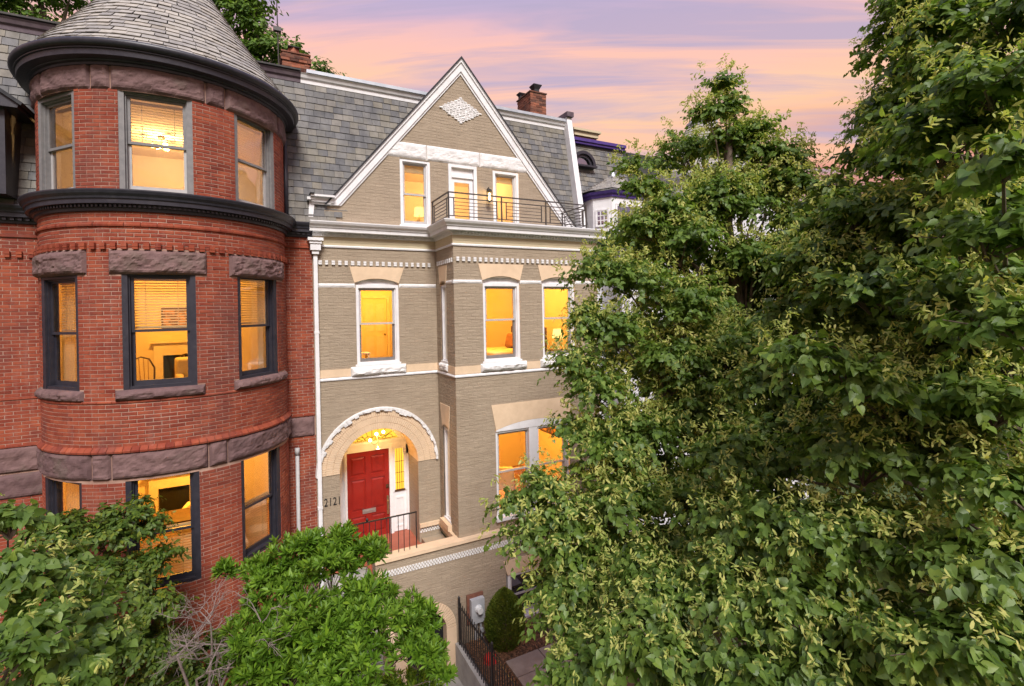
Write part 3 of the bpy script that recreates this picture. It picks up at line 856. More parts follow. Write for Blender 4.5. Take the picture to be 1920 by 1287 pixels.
for M, c, n in slate_field((0, MB0.y, MB0.z), (1, 0, 0), MW, MN, -6.6, 8.06, 0.0, ML, 0.212, 0.158, 31,
                           skip=lambda c: ((c.x - TC[0]) ** 2 < 1.9 ** 2 and c.z < 11.3) or abs(c.x - 4.63) < (13.5 - c.z) / 1.205 - 0.45):
    if c.x < 1.10: items.append((M, c, n, 'slate', mans))
    else: tan_slates.append((M, c, n))
lay_slates(None, items, 300)
def fascia(parent, x0, x1, m1, m2=None, seed=0):
    mb = MB()
    mb.sweep(lambda d: [(x0, 12.05 - d), (x1, 12.05 - d)], [(0.0, 12.54), (0.03, 12.55), (0.035, 12.64), (0.075, 12.66), (0.10, 12.72), (0.13, 12.75), (0.0, 12.78)])
    o = mb.obj('roof_cornice', m1, parent)
    if m2:
        mb = MB(); mb.box(x0, x1, 12.05 - .15, 12.6, 12.755, 12.83); mb.obj('roof_flashing', m2, parent)
    return o
fascia(red, -6.6, 0.98, 'plum_paint'); fascia(red, 0.98, 1.10, 'white_paint')
mb = MB(); mb.box(-6.6, 0.98, 11.92, 12.4, 12.785, 12.82); mb.obj('roof_flashing', 'tar', red)
# dark dormer hood at the far left of the mansard
mb = MB()
fl = flat(11.0)
mb.prism([(-5.3, 10.82), (-3.42, 10.80), (-3.40, 10.86), (-4.35, 11.55), (-5.3, 10.9)], fl, -0.7, 0.12)
mb.box(-5.1, -3.62, 11.02, 11.7, 9.4, 10.82)
mb.obj('dormer', 'dark_paint', red)
mb = MB(); mb.prism([(-5.35, 10.9), (-4.36, 11.62), (-3.34, 10.88), (-3.36, 10.83), (-4.36, 11.55), (-5.33, 10.84)], fl, -0.75, 0.17); mb.obj('dormer_roof', 'roof_edge', red)
window(red, Matrix.Translation((-4.36, 11.0, 9.55)), 0.95, 1.12, 0.08, 'dark_paint', 'dark_paint', 'pane_dark', 0.5, depth=0.05)
# windows of the tower
for fi, (z0, z1) in enumerate(FLOORS):
    for wi, a in enumerate(WIN_A):
        q = D(a); rc = TR * math.cos(D(HALF)) - 0.03
        M = Matrix.Translation((TC[0] + rc * math.sin(q), TC[1] - rc * math.cos(q), z0)) @ Matrix.Rotation(q, 4, 'Z')
        w = 2 * TR * math.sin(D(HALF)) + 0.02; z1 += 0.04
        if fi == 2: window(red, M, w, z1 - z0, 0.085, 'grey_trim', 'grey_trim', 'pane_sky', 0.50, blind=(0.52, 0.95), sill=False, lower='sash_grey')
        elif fi == 1: window(red, M, w, z1 - z0, 0.085, 'dark_paint', 'dark_paint', 'pane', 0.5, blind=(0.52, 0.97), sill=False, lower='dark_paint')
        else: window(red, M, w, z1 - z0, 0.085, 'dark_paint', 'dark_paint', 'pane', 0.47, blind=(0.02, 0.47), sill=False)
# floors and ceilings inside the tower, rooms behind
for z0, z1 in ((2.35, 5.15), (5.55, 8.62), (8.90, 11.22)):
    yr0 = 12.0 if z1 > 11 else 11.56
    room(red, -4.3, 1.02, yr0, 14.6, z0, z1)
    for z, mt in ((z0, 'room_floor'), (z1, 'plaster')):
        mb = MB(); mb.add([(TC[0] + 1.86 * math.sin(D(a)), TC[1] - 1.86 * math.cos(D(a)), z) for a in range(-90, 91, 6)], [tuple(range(31))])
        mb.add([(TC[0] - 1.86, 11.49, z), (TC[0] + 1.86, 11.49, z), (TC[0] + 1.86, yr0 + .01, z), (TC[0] - 1.86, yr0 + .01, z)], [(0, 1, 2, 3)])
        mb.obj('interior_floor' if mt == 'room_floor' else 'interior_ceiling', mt, red)
lin, _, _ = masonry(cyl(TC, 1.80), 2.35, 11.22, (1.80 * D(-90), 1.80 * D(90)), [(1.80 * D(a - HALF - 1.5), 1.80 * D(a + HALF + 1.5), z0 - .05, z1 + .1) for a in WIN_A for z0, z1 in FLOORS], 5, .1, 0, 0, 1, seg=0.15)
lin.obj('interior_lining', 'plaster', red, smooth=True)
# pipes
mb = MB(); mb.tube([(0.60, 11.40, 9.34), (0.60, 11.42, 10.2), (0.605, 11.55, 11.0), (0.56, 11.62, 11.42)], 0.045, 8); mb.obj('downspout', 'dark_paint', red, smooth=True)
mb = MB(); mb.tube([(-3.28, 11.40, 9.34), (-3.30, 11.42, 10.3), (-3.3, 11.6, 11.3)], 0.045, 8); mb.obj('downspout', 'plum_paint', red, smooth=True)
mb = MB(); mb.tube([(0.72, 11.43, 0.1), (0.72, 11.43, 4.42)], 0.04, 8); mb.tube([(0.72, 11.43, 4.34), (0.72, 11.43, 4.49)], 0.05, 8)
mb.obj('vent_pipe', 'sash_grey', red, smooth=True)
ch = chimney(red, 0.70, 1.34, 13.7, 14.3, 12.6, 14.0, 1)
mb = MB()
mb.lathe([(0.13, 14.03), (0.13, 14.22), (0.10, 14.22), (0.10, 14.1)], (0.98, 13.95), n=4); mb.obj('chimney_pot', 'clay', ch)
mb = MB(); mb.box(0.84, 1.12, 13.81, 14.09, 14.23, 14.25); mb.obj('chimney_cap', 'slate_gap', ch)

# ------------------------------------------------------------------ tan painted house with the gable
tan = thing('tan_brick_house', 'tan painted brick house with steep gable, bay and arched doorway', 'house', (4.5, 11.5, 0))
YB, XL, XI, XR = 10.3, 1.10, 3.90, 7.83
mw, bw, rw = flat(YW), flat(YB), ret(XI)
TL_, TH_, TJ_ = 0.205, 0.064, 0.010
AC, AR, AS = 2.47, 0.89, 3.77


def rect(a, b, z0, z1): return (a, b, z0, z1)


def arch_hole(zm):
    if zm < 1.6: return None
    if zm < AS: return (AC - AR, AC + AR)
    h = zm - AS
    return (AC - math.sqrt(1.32 ** 2 - h * h), AC + math.sqrt(1.32 ** 2 - h * h)) if h < 1.32 else None


def arch_mortar(zm):
    if zm < 1.6: return None
    return (AC - AR, AC + AR) if zm < AS + AR else None


def trap(t0, t1, b0, b1, zb, zt):
    def f(zm):
        if not zb < zm < zt: return None
        k = (zm - zb) / (zt - zb)
        return (b0 + (t0 - b0) * k, b1 + (t1 - b1) * k)
    return f


VM = (1.87, 3.11, 1.97, 2.98, 8.01, 8.38)
VB = [(4.49, 5.665, 4.585, 5.56, 8.02, 8.40), (6.06, 7.23, 6.155, 7.13, 8.02, 8.40)]
VL = (4.75, 6.97, 4.86, 6.86, 4.56, 5.15)
m_holes = [rect(2.0, 2.97, 6.1, 8.05), trap(*VM)]
b_holes = [rect(4.6, 5.55, 6.1, 8.05), rect(6.17, 7.12, 6.1, 8.05), rect(4.85, 6.87, 2.55, 4.62), trap(*VB[0]), trap(*VB[1]), trap(*VL)]
r_holes = [rect(10.80, 11.20, 6.1, 7.98), rect(10.78, 11.22, 2.42, 4.62)]
items_w = []
score_all = []
for nm, fm, z0, z1, ext, hs, hm, sd_ in (
        ('main_wall', mw, 0.0, 9.05, (XL, XI), m_holes + [arch_hole], [m_holes[0], arch_mortar], 51),
        ('bay_wall', bw, 2.29, 9.05, (XI, XR), b_holes, b_holes[:3], 52),
        ('bay_return', rw, 2.0, 9.05, (YB, YW), r_holes, r_holes, 53)):
    mor, cutb, whole = masonry(fm, z0, z1, ext, hs, TL_, TH_, TJ_, 0.0035, sd_, jit=0.0035)
    m2, _, _ = masonry(fm, z0, z1, ext, hm, TL_, TH_, TJ_, 0.0035, sd_)
    wl = m2.obj(nm, 'tan_joint', tan)
    lim = {'main_wall': 130, 'bay_wall': 150, 'bay_return': 0}[nm]
    rest = lay(wl, 'brick', 'tan_brick', fm, whole, lim, (TL_, TH_, 0.0035), show(fm))
    rest.add(cutb.v, cutb.f); rest.t[-len(cutb.t):] = cutb.t
    rest.obj('brick_courses', 'tan_brick', wl, kind='stuff')
# right flank of the bay and the party-wall strip beyond it
mb = MB(); mb.box(XR - 0.02, XR, YB + 0.002, YW, 0, 9.0); mb.box(XR, 8.08, YW, YW + .1, 0, 9.0); mb.obj('bay_flank', 'tan_brick', tan)
# gable wall
GX, GZ, GS = 4.63, 13.52, 1.205


def gext(z):
    hw = min((GZ - z) / GS, 3.52)
    return (GX - hw, GX + hw) if hw > 0.02 else None


g_holes = [rect(3.06, 3.80, 9.36, 11.0), rect(4.26, 5.02, 9.36, 10.97), rect(5.48, 6.24, 9.36, 10.97)]


def gext2(z):
    e = gext(z)
    if e is None: return None
    return (max(e[0], XL), min(e[1], 8.06))


mor, cutb, whole = masonry(mw, 9.25, 13.5, gext2, g_holes + [rect(2.4, 6.9, 10.98, 11.35)], TL_, TH_, TJ_, 0.0035, 57, jit=0.0035)
m2, _, _ = masonry(mw, 9.25, 13.5, gext2, g_holes, TL_, TH_, TJ_, 0.0035, 57)
gw = m2.obj('gable_wall', 'tan_joint', tan)
rest = lay(gw, 'brick', 'tan_brick', mw, whole, 20, (TL_, TH_, 0.0035), show(mw))
rest.add(cutb.v, cutb.f); rest.t[-len(cutb.t):] = cutb.t
rest.obj('brick_courses', 'tan_brick', gw, kind='stuff')
# white rock band and diamond in the gable
for i, (a, b) in enumerate(((2.70, 3.72), (3.73, 5.12), (5.13, 6.58))):
    z0 = 10.985
    mb = MB(); rock(mb, mw, a, b, z0, 11.35, 0.05, 0.0, 0.032, 90 + i, hash01(i, 9), 1.1); mb.obj('stone_band', 'white_stone', tan)
mb = MB(); r = random.Random(3)
cx_, cz_, hw_, hh_ = 4.63, 12.34, 0.60, 0.33
mb.prism([(cx_ - hw_ + .06, cz_), (cx_, cz_ - hh_ + .03), (cx_ + hw_ - .06, cz_), (cx_, cz_ + hh_ - .03)], mw, -.01, .014, .5)
k = 0; z = cz_ - hh_
while z < cz_ + hh_ - 0.01:
    half = hw_ * (1 - abs(z + 0.02 - cz_) / hh_)
    n = max(1, int(2 * half / 0.088))
    for j in range(n):
        s = cx_ - n * 0.044 + j * 0.088 + r.uniform(-.006, .006); d = r.uniform(0.022, 0.036)
        a_ = r.uniform(-.008, .008); b_ = r.uniform(-.008, .008)
        mb.hexa([mw(s + .012, z + .008, d + a_), mw(s + .074, z + .006, d + b_), mw(s + .07, z + .034, d - a_), mw(s + .01, z + .036, d - b_),
                 mw(s, z, 0), mw(s + .084, z, 0), mw(s + .084, z + .042, 0), mw(s, z + .042, 0)], r.random())
    z += 0.044; k += 1
mb.obj('diamond_ornament', 'white_stone', tan, kind='stuff')
# rake boards
YF = 11.5
for sgn in (-1, 1):
    def pt(u, off, sg=sgn):          # u along the slope from the apex, off perpendicular outwards
        L_ = math.hypot(1, GS); dx, dz = 1 / L_, -GS / L_
        return (GX + sg * (dx * u + (GS / L_) * off), 13.60 + dz * u + (1 / L_) * off)
    LEN = 5.08 if sgn < 0 else 5.72
    for o0, o1, d1, mt, nm in ((-0.19, -0.05, 0.065, 'white_paint', 'rake_board'), (-0.05, -0.012, 0.10, 'white_paint', 'rake_moulding'), (-0.012, 0.0, 0.115, 'white_paint', 'rake_moulding'), (0.001, 0.035, 0.13, 'roof_edge', 'roof_edge'), (-0.235, -0.19, 0.035, 'white_paint', 'rake_moulding')):
        # mitred at the apex: the vertical through GX
        L_ = math.hypot(1, GS)
        ua, ub = o0 * -GS, o1 * -GS
        def on(u, off): return pt(u, off)
        zc_ = 9.72 if sgn < 0 else 9.35
        uz = lambda off: (13.60 + off / L_ - zc_) * L_ / GS
        poly = [on(-GS * o0, o0), on(uz(o0), o0), on(uz(o1), o1), on(-GS * o1, o1)]
        mb = MB(); mb.prism(poly, mw, -0.02 if mt != 'roof_edge' else -2.2, d1); mb.obj(nm, mt, tan)
    # roof slope behind the rake
    poly = [pt(0, 0.0), pt(LEN, 0.0), pt(LEN, -0.06), pt(0.0, -0.10)]
    mb = MB(); mb.prism(poly, mw, -2.2, -0.03); mb.obj('gable_roof', 'slate_gap', tan)
# returned eave at the left foot
for z0, z1, d1, e in ((9.715, 9.76, 0.06, 0.0), (9.76, 9.86, 0.11, 0.0), (9.86, 9.90, 0.20, 0.02)):
    mb = MB(); mb.box(XL - 0.0 - e, 1.50 + (z1 - 9.7) * 0.35, YW - d1, YW - .001, z0, z1); mb.obj('eave_return', 'white_paint', tan)
mb = MB(); mb.box(XL - .04, XL + .045, YW - .24, YW - .005, 9.905, 9.925); mb.obj('eave_return', 'roof_edge', tan)
mb = MB(); mb.prism([(XL - .07, 9.30), (XL + .02, 9.30), (XL + .07, 9.79), (XL - .04, 9.79)], mw, -0.4, 0.03)
mb.box(XL - .09, XL + .09, YW - .13, YW - .002, 9.792, 9.85); mb.obj('corner_board', 'white_paint', tan)
# windows
I4 = Matrix.Identity(4)


def at(x, y, z, rz=0): return Matrix.Translation((x, y, z)) @ Matrix.Rotation(rz, 4, 'Z')


window(tan, at(2.485, YW + .05, 6.17), 0.99, 1.80, 0.07, 'white_paint', 'sash_grey', 'pane', 0.52, head=0.10, lower='sash_dark')
window(tan, at(5.075, YB + .05, 6.17), 0.975, 1.79, 0.07, 'white_paint', 'sash_grey', 'pane', 0.54, head=0.10, lower='sash_dark')
window(tan, at(6.645, YB + .05, 6.17), 0.975, 1.79, 0.07, 'white_paint', 'sash_grey', 'pane', 0.54, head=0.10, lower='sash_dark')
window(tan, at(5.335, YB + .05, 2.60), 0.97, 1.93, 0.055, 'white_paint', 'sash_grey', 'pane', 0.50, head=0.0)
window(tan, at(6.385, YB + .05, 2.60), 0.97, 1.93, 0.055, 'white_paint', 'sash_grey', 'pane', 0.50, head=0.0)
mb = MB(); mb.box(5.73, 5.99, YB - .002, YB + .2, 2.56, 4.60); mb.obj('mullion', 'white_paint', tan)
R_ = (1.0 ** 2 + 0.15 ** 2) / 0.3
mb = MB(); mb.prism([(4.86, 4.525), (6.86, 4.525)] + [(5.86 + x, 4.56 + math.sqrt(R_ * R_ - x * x) - (R_ - 0.15)) for x in np.linspace(1.0, -1.0, 15)], bw, -.12, 0.012); mb.obj('window_head', 'white_paint', tan)
mb = MB(); mb.box(4.80, 6.92, YB - .10, YB + .1, 2.48, 2.56); mb.obj('window_sill', 'white_stone', tan)
window(tan, at(XI + .05, 11.0, 6.17, -math.pi / 2), 0.42, 1.78, 0.05, 'white_paint', 'sash_dark', 'pane', 0.52, depth=0.1)
window(tan, at(XI + .05, 11.0, 2.46, -math.pi / 2), 0.44, 2.12, 0.05, 'white_paint', 'sash_dark', 'pane', 0.52, depth=0.1)
window(tan, at(3.43, YW + .04, 9.40), 0.76, 1.58, 0.075, 'white_paint', 'sash_grey', 'pane', 0.49, sill=True)
window(tan, at(5.86, YW + .04, 9.36), 0.76, 1.60, 0.075, 'white_paint', 'sash_grey', 'pane', 0.04, sill=False)
# pelmet shades in the gable windows
for x in (3.43, 5.86):
    mb = MB(); mb.box(x - .26, x + .26, YW + .15, YW + .17, 10.68, 10.90); mb.obj('roller_shade', 'blind', tan)
# balcony door with transom panel
mb = MB()
mb.box(4.26, 4.34, YW - .03, YW + .12, 9.33, 10.97); mb.box(4.94, 5.02, YW - .03, YW + .12, 9.33, 10.97); mb.box(4.34, 4.94, YW - .03, YW + .12, 10.90, 10.97)
mb.box(4.34, 4.94, YW + .02, YW + .12, 10.66, 10.72)
dr = mb.obj('balcony_door', 'white_paint', tan)
mb = MB(); mb.box(4.345, 4.935, YW + .05, YW + .09, 10.725, 10.895); mb.obj('transom_panel', 'white_paint', dr)
mb = MB()
mb.box(4.345, 4.44, YW + .06, YW + .10, 9.34, 10.655); mb.box(4.84, 4.935, YW + .06, YW + .10, 9.34, 10.655)
mb.box(4.44, 4.84, YW + .06, YW + .10, 10.55, 10.655); mb.box(4.44, 4.84, YW + .06, YW + .10, 9.34, 9.56)
mb.obj('door_leaf', 'white_paint', dr)
mb = MB(); mb.box(4.44, 4.84, YW + .075, YW + .08, 9.56, 10.55); mb.obj('pane', 'pane', dr)
# flat arches of peach stone
def voussoir(fm, t0, t1, b0, b1, zb, zt, rise, name='flat_arch', d=0.016):
    c = (b1 - b0) / 2; R = (c * c + rise * rise) / (2 * rise); m = (b0 + b1) / 2
    poly = [(t0, zt), (b0, zb)] + [(m + x, zb + math.sqrt(R * R - x * x) - (R - rise)) for x in np.linspace(-c, c, 15)[1:-1]] + [(b1, zb), (t1, zt)]
    mb = MB(); mb.prism(poly, fm, -0.08, d); return mb.obj(name, 'peach', tan)


voussoir(mw, *VM, 0.10)
for v in VB: voussoir(bw, *v, 0.10)
voussoir(bw, *VL, 0.15)
voussoir(rw, 10.72, 11.30, 10.79, 11.22, 7.98, 8.39, 0.06)
voussoir(rw, 10.70, 11.36, 10.78, 11.24, 4.60, 5.14, 0.07)


# white rock courses at the window heads, sills, peach bands and string course
def rows(fm, spans, z0, z1, name, material, depth, cell=0.03, sd_=0):
    for i, (a, b) in enumerate(spans):
        mb = MB(); rock(mb, fm, a, b, z0, z1, depth, 0.0, cell, sd_ + i, hash01(i, sd_)); mb.obj(name, material, tan)


rows(mw, ((1.20, 1.985), (2.985, 3.89)), 7.905, 7.995, 'stone_course', 'white_stone', 0.03, 0.028, 110)
rows(bw, ((3.885, 4.585), (5.565, 6.155), (7.135, 7.83)), 7.95, 8.03, 'stone_course', 'white_stone', 0.03, 0.028, 120)
rows(rw, ((10.29, 10.80),), 7.95, 8.03, 'stone_course', 'white_stone', 0.03, 0.028, 125)
rows(mw, ((1.86, 3.12),), 5.90, 6.12, 'sill_stone', 'white_stone', 0.13, 0.028, 130)
rows(bw, ((4.51, 5.70), (6.08, 7.20)), 5.93, 6.12, 'sill_stone', 'white_stone', 0.13, 0.028, 140)
rows(rw, ((10.74, 11.30),), 5.93, 6.12, 'sill_stone', 'white_stone', 0.09, 0.028, 145)
for fm, spans in ((mw, ((1.12, 1.858), (3.122, 3.885))), (bw, ((3.885, 4.505), (5.705, 6.075), (7.205, XR))), (rw, ((10.285, 10.735), (11.305, 11.485)))):
    for a, b in spans:
        mb = MB(); mb.prism([(a, 5.915), (b, 5.915), (b, 6.09), (a, 6.09)], fm, -.02, 0.018); mb.obj('peach_band', 'peach', tan)


def tan_path(x0, x1):
    return lambda d: [(x0, YW - d), (XI - d, YW - d), (XI - d, YB - d), (x1 + min(d, 0.3), YB - d)]


mb = MB(); mb.sweep(tan_path(1.20, XR), [(0, 5.845), (0.028, 5.85), (0.034, 5.875), (0.02, 5.90), (0, 5.912)]); mb.obj('string_course', 'white_paint', tan)
# white header blocks
mb = MB(); r = random.Random(2)
def blocks(fm, a, b, z, dd=.04):
    s = a
    while s < b - 0.05:
        w_ = r.uniform(0.060, 0.072)
        for zz0 in (z, z + .05):
            mb.hexa([fm(s, zz0, dd), fm(s + w_, zz0, dd), fm(s + w_, zz0 + .044, dd), fm(s, zz0 + .044, dd), fm(s, zz0, 0), fm(s + w_, zz0, 0), fm(s + w_, zz0 + .044, 0), fm(s, zz0 + .044, 0)], r.random())
        s += 0.137
blocks(mw, 1.22, 3.86, 8.405); blocks(bw, 3.96, 7.80, 8.445); blocks(rw, 10.36, 11.46, 8.43, .022)
mb.obj('header_blocks', 'white_stone', tan, kind='stuff')
# cornice with dentils
mb = MB(); mb.sweep(tan_path(1.19, XR), [(0.0, 8.785), (0.03, 8.79), (0.036, 8.82), (0.02, 8.835), (0.014, 8.838)]); mb.obj('frieze_bead', 'white_paint', tan)
mb = MB(); mb.sweep(tan_path(1.12, XR), [(0.0, 8.836), (0.012, 8.838), (0.012, 8.905), (0.018, 8.908), (0.018, 9.03), (0.0, 9.032)]); mb.obj('frieze', 'cream', tan)
mb = MB(); mb.sweep(tan_path(1.04, XR), [(0.0, 9.024), (0.03, 9.026), (0.042, 9.05), (0.045, 9.105), (0.20, 9.11), (0.205, 9.185), (0.225, 9.19), (0.235, 9.215), (0.28, 9.255), (0.305, 9.30), (0.305, 9.32), (0.0, 9.345)])
mb.obj('cornice', 'white_paint', tan)
mb = MB()
def dents(fm, a, b):
    s = a
    while s < b:
        mb.hexa([fm(s, 9.056, .085), fm(s + .042, 9.056, .085), fm(s + .042, 9.102, .085), fm(s, 9.102, .085), fm(s, 9.056, .03), fm(s + .042, 9.056, .03), fm(s + .042, 9.102, .03), fm(s, 9.102, .03)])
        s += 0.083
dents(mw, 1.13, 3.80); dents(bw, 3.84, 7.86); dents(rw, 10.25, 11.4)
mb.obj('dentil_course', 'white_paint', tan, kind='stuff')
# balcony deck on the bay
mb = MB(); mb.box(XI - .2, XR + .2, YB - .2, YW - .005, 9.33, 9.349); mb.obj('balcony_deck', 'roof_metal', tan)
# balcony railing
rl = MB(); yb_, xa, xb, zt, zb_ = 10.10, 3.74, 7.38, 9.915, 9.395
rl.box(xa - .012, xb + .012, yb_ - .018, yb_ + .018, zt - .012, zt + .012)
rl.box(xa, xb, yb_ - .008, yb_ + .008, zt - .125, zt - .105); rl.box(xa, xb, yb_ - .008, yb_ + .008, zb_, zb_ + .02)
railing = rl.obj('balcony_railing', 'rail_iron', tan)
posts = [xa, 5.02, 6.2, xb]
for x in posts:
    mb = MB(); mb.box(x - .014, x + .014, yb_ - .014, yb_ + .014, 9.35, zt - .012); mb.obj('post', 'rail_iron', railing)
for x0, x1 in zip(posts, posts[1:]):
    mb = MB()
    for x in (x0 + .12, x1 - .12): mb.box(x - .010, x + .010, yb_ - .009, yb_ + .009, zb_ + .02, zt - .125)
    for k in range(1, 5):
        z = zb_ + .02 + k * (zt - .125 - zb_ - .02) / 5
        mb.box(x0 + .12, x1 - .12, yb_ - .005, yb_ + .005, z - .006, z + .006)
    mb.obj('bar_panel', 'rail_iron', railing)
for x in (xa, xb):
    y1 = 11.18
    mb = MB(); mb.box(x - .018, x + .018, yb_ + .02, y1 + .05, zt - .012, zt + .012); mb.box(x - .008, x + .008, yb_ + .02, y1, zb_, zb_ + .02); mb.box(x - .008, x + .008, yb_ + .02, y1, zt - .125, zt - .105)
    mb.box(x - .014, x + .014, y1 - .014, y1 + .014, 9.35, zt - .012)
    for y in (yb_ + .12, y1 - .12): mb.box(x - .009, x + .009, y - .01, y + .01, zb_ + .02, zt - .125)
    for k in range(1, 5):
        z = zb_ + .02 + k * (zt - .125 - zb_ - .02) / 5
        mb.box(x - .005, x + .005, yb_ + .12, y1 - .12, z - .006, z + .006)
    mb.obj('side_panel', 'rail_iron', railing)
# mansard, roof, party parapet
items = []
mb = MB(); mb.add([(1.10, MB0.y, MB0.z), (1.30, MB0.y, MB0.z), (3.98, MT0.y, MT0.z), (1.10, MT0.y, MT0.z)], [(0, 1, 2, 3)])
mb.add([(7.96, MB0.y, MB0.z), (8.06, MB0.y, MB0.z), (8.06, MT0.y, MT0.z), (5.28, MT0.y, MT0.z)], [(0, 1, 2, 3)])
mb.add([(1.10, 12.05, 12.56), (8.06, 12.05, 12.56), (8.06, 19, 12.75), (1.10, 19, 12.75)], [(0, 1, 2, 3)])
mans2 = mb.obj('mansard_roof', 'slate_gap', tan)
for M, c, n in tan_slates: items.append((M, c, n, 'slate', mans2))
lay_slates(None, items, 300)
fascia(tan, 1.10, 8.06, 'white_paint', 'roof_metal')
mb = MB(); mb.add([], [])
pz = lambda y: 9.30 + (y - 11.46) * (12.56 - 9.30) / (12.05 - 11.46)
poly = [(11.20, 9.30), (11.88, 12.88), (14.0, 12.88), (14.0, 9.3)]
mb.prism(poly, lambda s, z, d: (8.06 + d, s, z), 0.0, 0.17); mb.obj('parapet', 'white_paint', tan)
mb = MB(); mb.box(8.03, 8.26, 11.80, 14.05, 12.885, 13.02); mb.obj('parapet_cap', 'plum_paint', tan)
ch = chimney(tan, 7.66, 8.22, 13.25, 14.1, 12.6, 14.10, 2, corbel=False, seed=8)
mb = MB(); mb.lathe([(0.12, 14.15), (0.12, 14.30), (0.21, 14.42), (0.21, 14.44), (0.002, 14.45)], (8.0, 13.5), 45, 405, 4); mb.obj('chimney_cap', 'roof_edge', ch)
mb = MB(); mb.lathe([(0.09, 14.15), (0.09, 14.25), (0.16, 14.32), (0.16, 14.335), (0.002, 14.34)], (7.74, 14.0), 45, 405, 4); mb.obj('chimney_cap', 'roof_edge', ch)
# downspout with leader head
mb = MB(); mb.box(1.115, 1.195, YW - .10, YW - .02, 0.1, 8.62); dsp = mb.obj('downspout', 'white_paint', tan)
mb = MB()
for z0, z1, e in ((8.62, 8.70, 0.03), (8.70, 8.84, 0.065), (8.84, 8.90, 0.085), (8.90, 8.965, 0.115)):
    mb.box(1.155 - .04 - e, 1.155 + .04 + e, YW - .12 - e, YW - .01, z0, z1 - .001)
mb.obj('leader_head', 'white_paint', dsp)
for z in (3.1, 6.9):
    mb = MB(); mb.box(1.105, 1.205, YW - .108, YW - .012, z, z + .05); mb.obj('strap', 'white_paint', dsp)

# ------------------------------------------------------------------ arched doorway
mb = MB(); ring = MB(); r = random.Random(6)
nb = 62
for lay_ in range(3):
    r0 = AR + lay_ * 0.147 + .002; r1 = r0 + 0.143
    for k in range(nb + lay_ * 10):
        n = nb + lay_ * 10
        a0, a1 = math.pi * k / n, math.pi * (k + 1) / n
        e = 0.004 / r0
        f = lambda rr, a, d: mw(AC + rr * math.cos(a), AS + rr * math.sin(a), d)
        d = 0.020 + r.uniform(-.004, .004)
        ring.hexa([f(r0 + .004, a0 + e, d), f(r0 + .004, a1 - e, d), f(r1 - .004, a1 - e, d), f(r1 - .004, a0 + e, d), f(r0, a0, -.02), f(r0, a1, -.02), f(r1, a1, -.02), f(r1, a0, -.02)], r.random(), back=False)
A = [mw(AC + AR * math.cos(math.pi * k / 40), AS + AR * math.sin(math.pi * k / 40), 0.005) for k in range(41)]
B = [mw(AC + 1.335 * math.cos(math.pi * k / 40), AS + 1.335 * math.sin(math.pi * k / 40), 0.005) for k in range(41)]
mb.strip(A, B)
A2 = [mw(AC + AR * math.cos(math.pi * k / 40), AS + AR * math.sin(math.pi * k / 40), -0.90) for k in range(41)]
mb.strip(A2, A)
ar = mb.obj('arch_ring', 'peach', tan)
ring.obj('voussoir_bricks', 'peach', ar, kind='stuff')
mb = MB(); k = 0
while k < 44:
    a0, a1 = math.pi * k / 44, math.pi * (k + 1) / 44
    f = lambda rr, a, d: mw(AC + rr * math.cos(a), AS + rr * math.sin(a), d)
    d = r.uniform(.055, .09); q0 = 1.33 - r.choice((0, .01, .03, .06))
    mb.hexa([f(q0, a0, d), f(q0, a1, d * r.uniform(.7, 1)), f(1.375, a1, d), f(1.375, a0, d), f(1.32, a0, -.02), f(1.32, a1, -.02), f(1.40, a1, -.02), f(1.40, a0, -.02)], r.random())
    k += 1
mb.obj('label_moulding', 'white_stone', tan)
# vestibule: sides, floor
mb = MB()
mb.box(AC - AR - .10, AC - AR, YW + .01, YW + .92, 1.6, AS); mb.box(AC + AR, AC + AR + .10, YW + .01, YW + .92, 1.6, AS)
mb.obj('vestibule_side', 'tan_brick', tan)
mb = MB(); mb.box(2.05, 3.42, 10.55, 12.42, 1.70, 1.83); mb.box(1.2, 2.05, 11.0, 12.42, 1.70, 1.831); mb.obj('porch_floor', 'porch_paint', tan)
# entrance: white frame, red six-panel door, sidelight, fanlight
YD = 12.36
dm = flat(YD)
mb = MB()
mb.box(1.50, 1.86, YD, YD + .1, 1.83, 4.05); mb.box(2.87, 2.96, YD - .03, YD + .1, 1.83, 4.05); mb.box(3.36, 3.5, YD, YD + .1, 1.83, 4.05)
mb.box(1.80, 1.858, YD - .04, YD, 1.83, 4.0); mb.box(3.30, 3.36, YD - .02, YD + .1, 1.83, 4.0)
mb.box(1.50, 3.5, YD - .01, YD + .1, 4.05, 4.13); mb.box(1.5, 3.5, YD - .05, YD + .1, 4.13, 4.19); mb.box(1.858, 2.87, YD - .01, YD + .1, 3.955, 4.05); mb.box(2.96, 3.30, YD - .01, YD + .1, 3.92, 4.05)
A = [dm(AC + (AR + .05) * math.cos(math.pi * k / 40), AS + (AR + .05) * math.sin(math.pi * k / 40), 0.02) for k in range(41)]
B = [dm(AC + (AR - .14) * math.cos(math.pi * k / 40), AS + (AR - .08) * math.sin(math.pi * k / 40), 0.02) for k in range(41)]
mb.strip(A, B)
ent = mb.obj('entrance_frame', 'white_paint', tan)
mb = MB()
pan = [(1.95, 2.30, 3.38, 3.83), (2.42, 2.77, 3.38, 3.83), (1.95, 2.30, 2.52, 3.28), (2.42, 2.77, 2.52, 3.28), (1.95, 2.30, 1.95, 2.38), (2.42, 2.77, 1.95, 2.38)]
mb.box(1.86, 2.868, YD + .04, YD + .06, 1.835, 3.955)
for x0, x1 in ((1.86, 1.95), (2.30, 2.42), (2.77, 2.868)): mb.box(x0, x1, YD + .018, YD + .04, 1.835, 3.955)
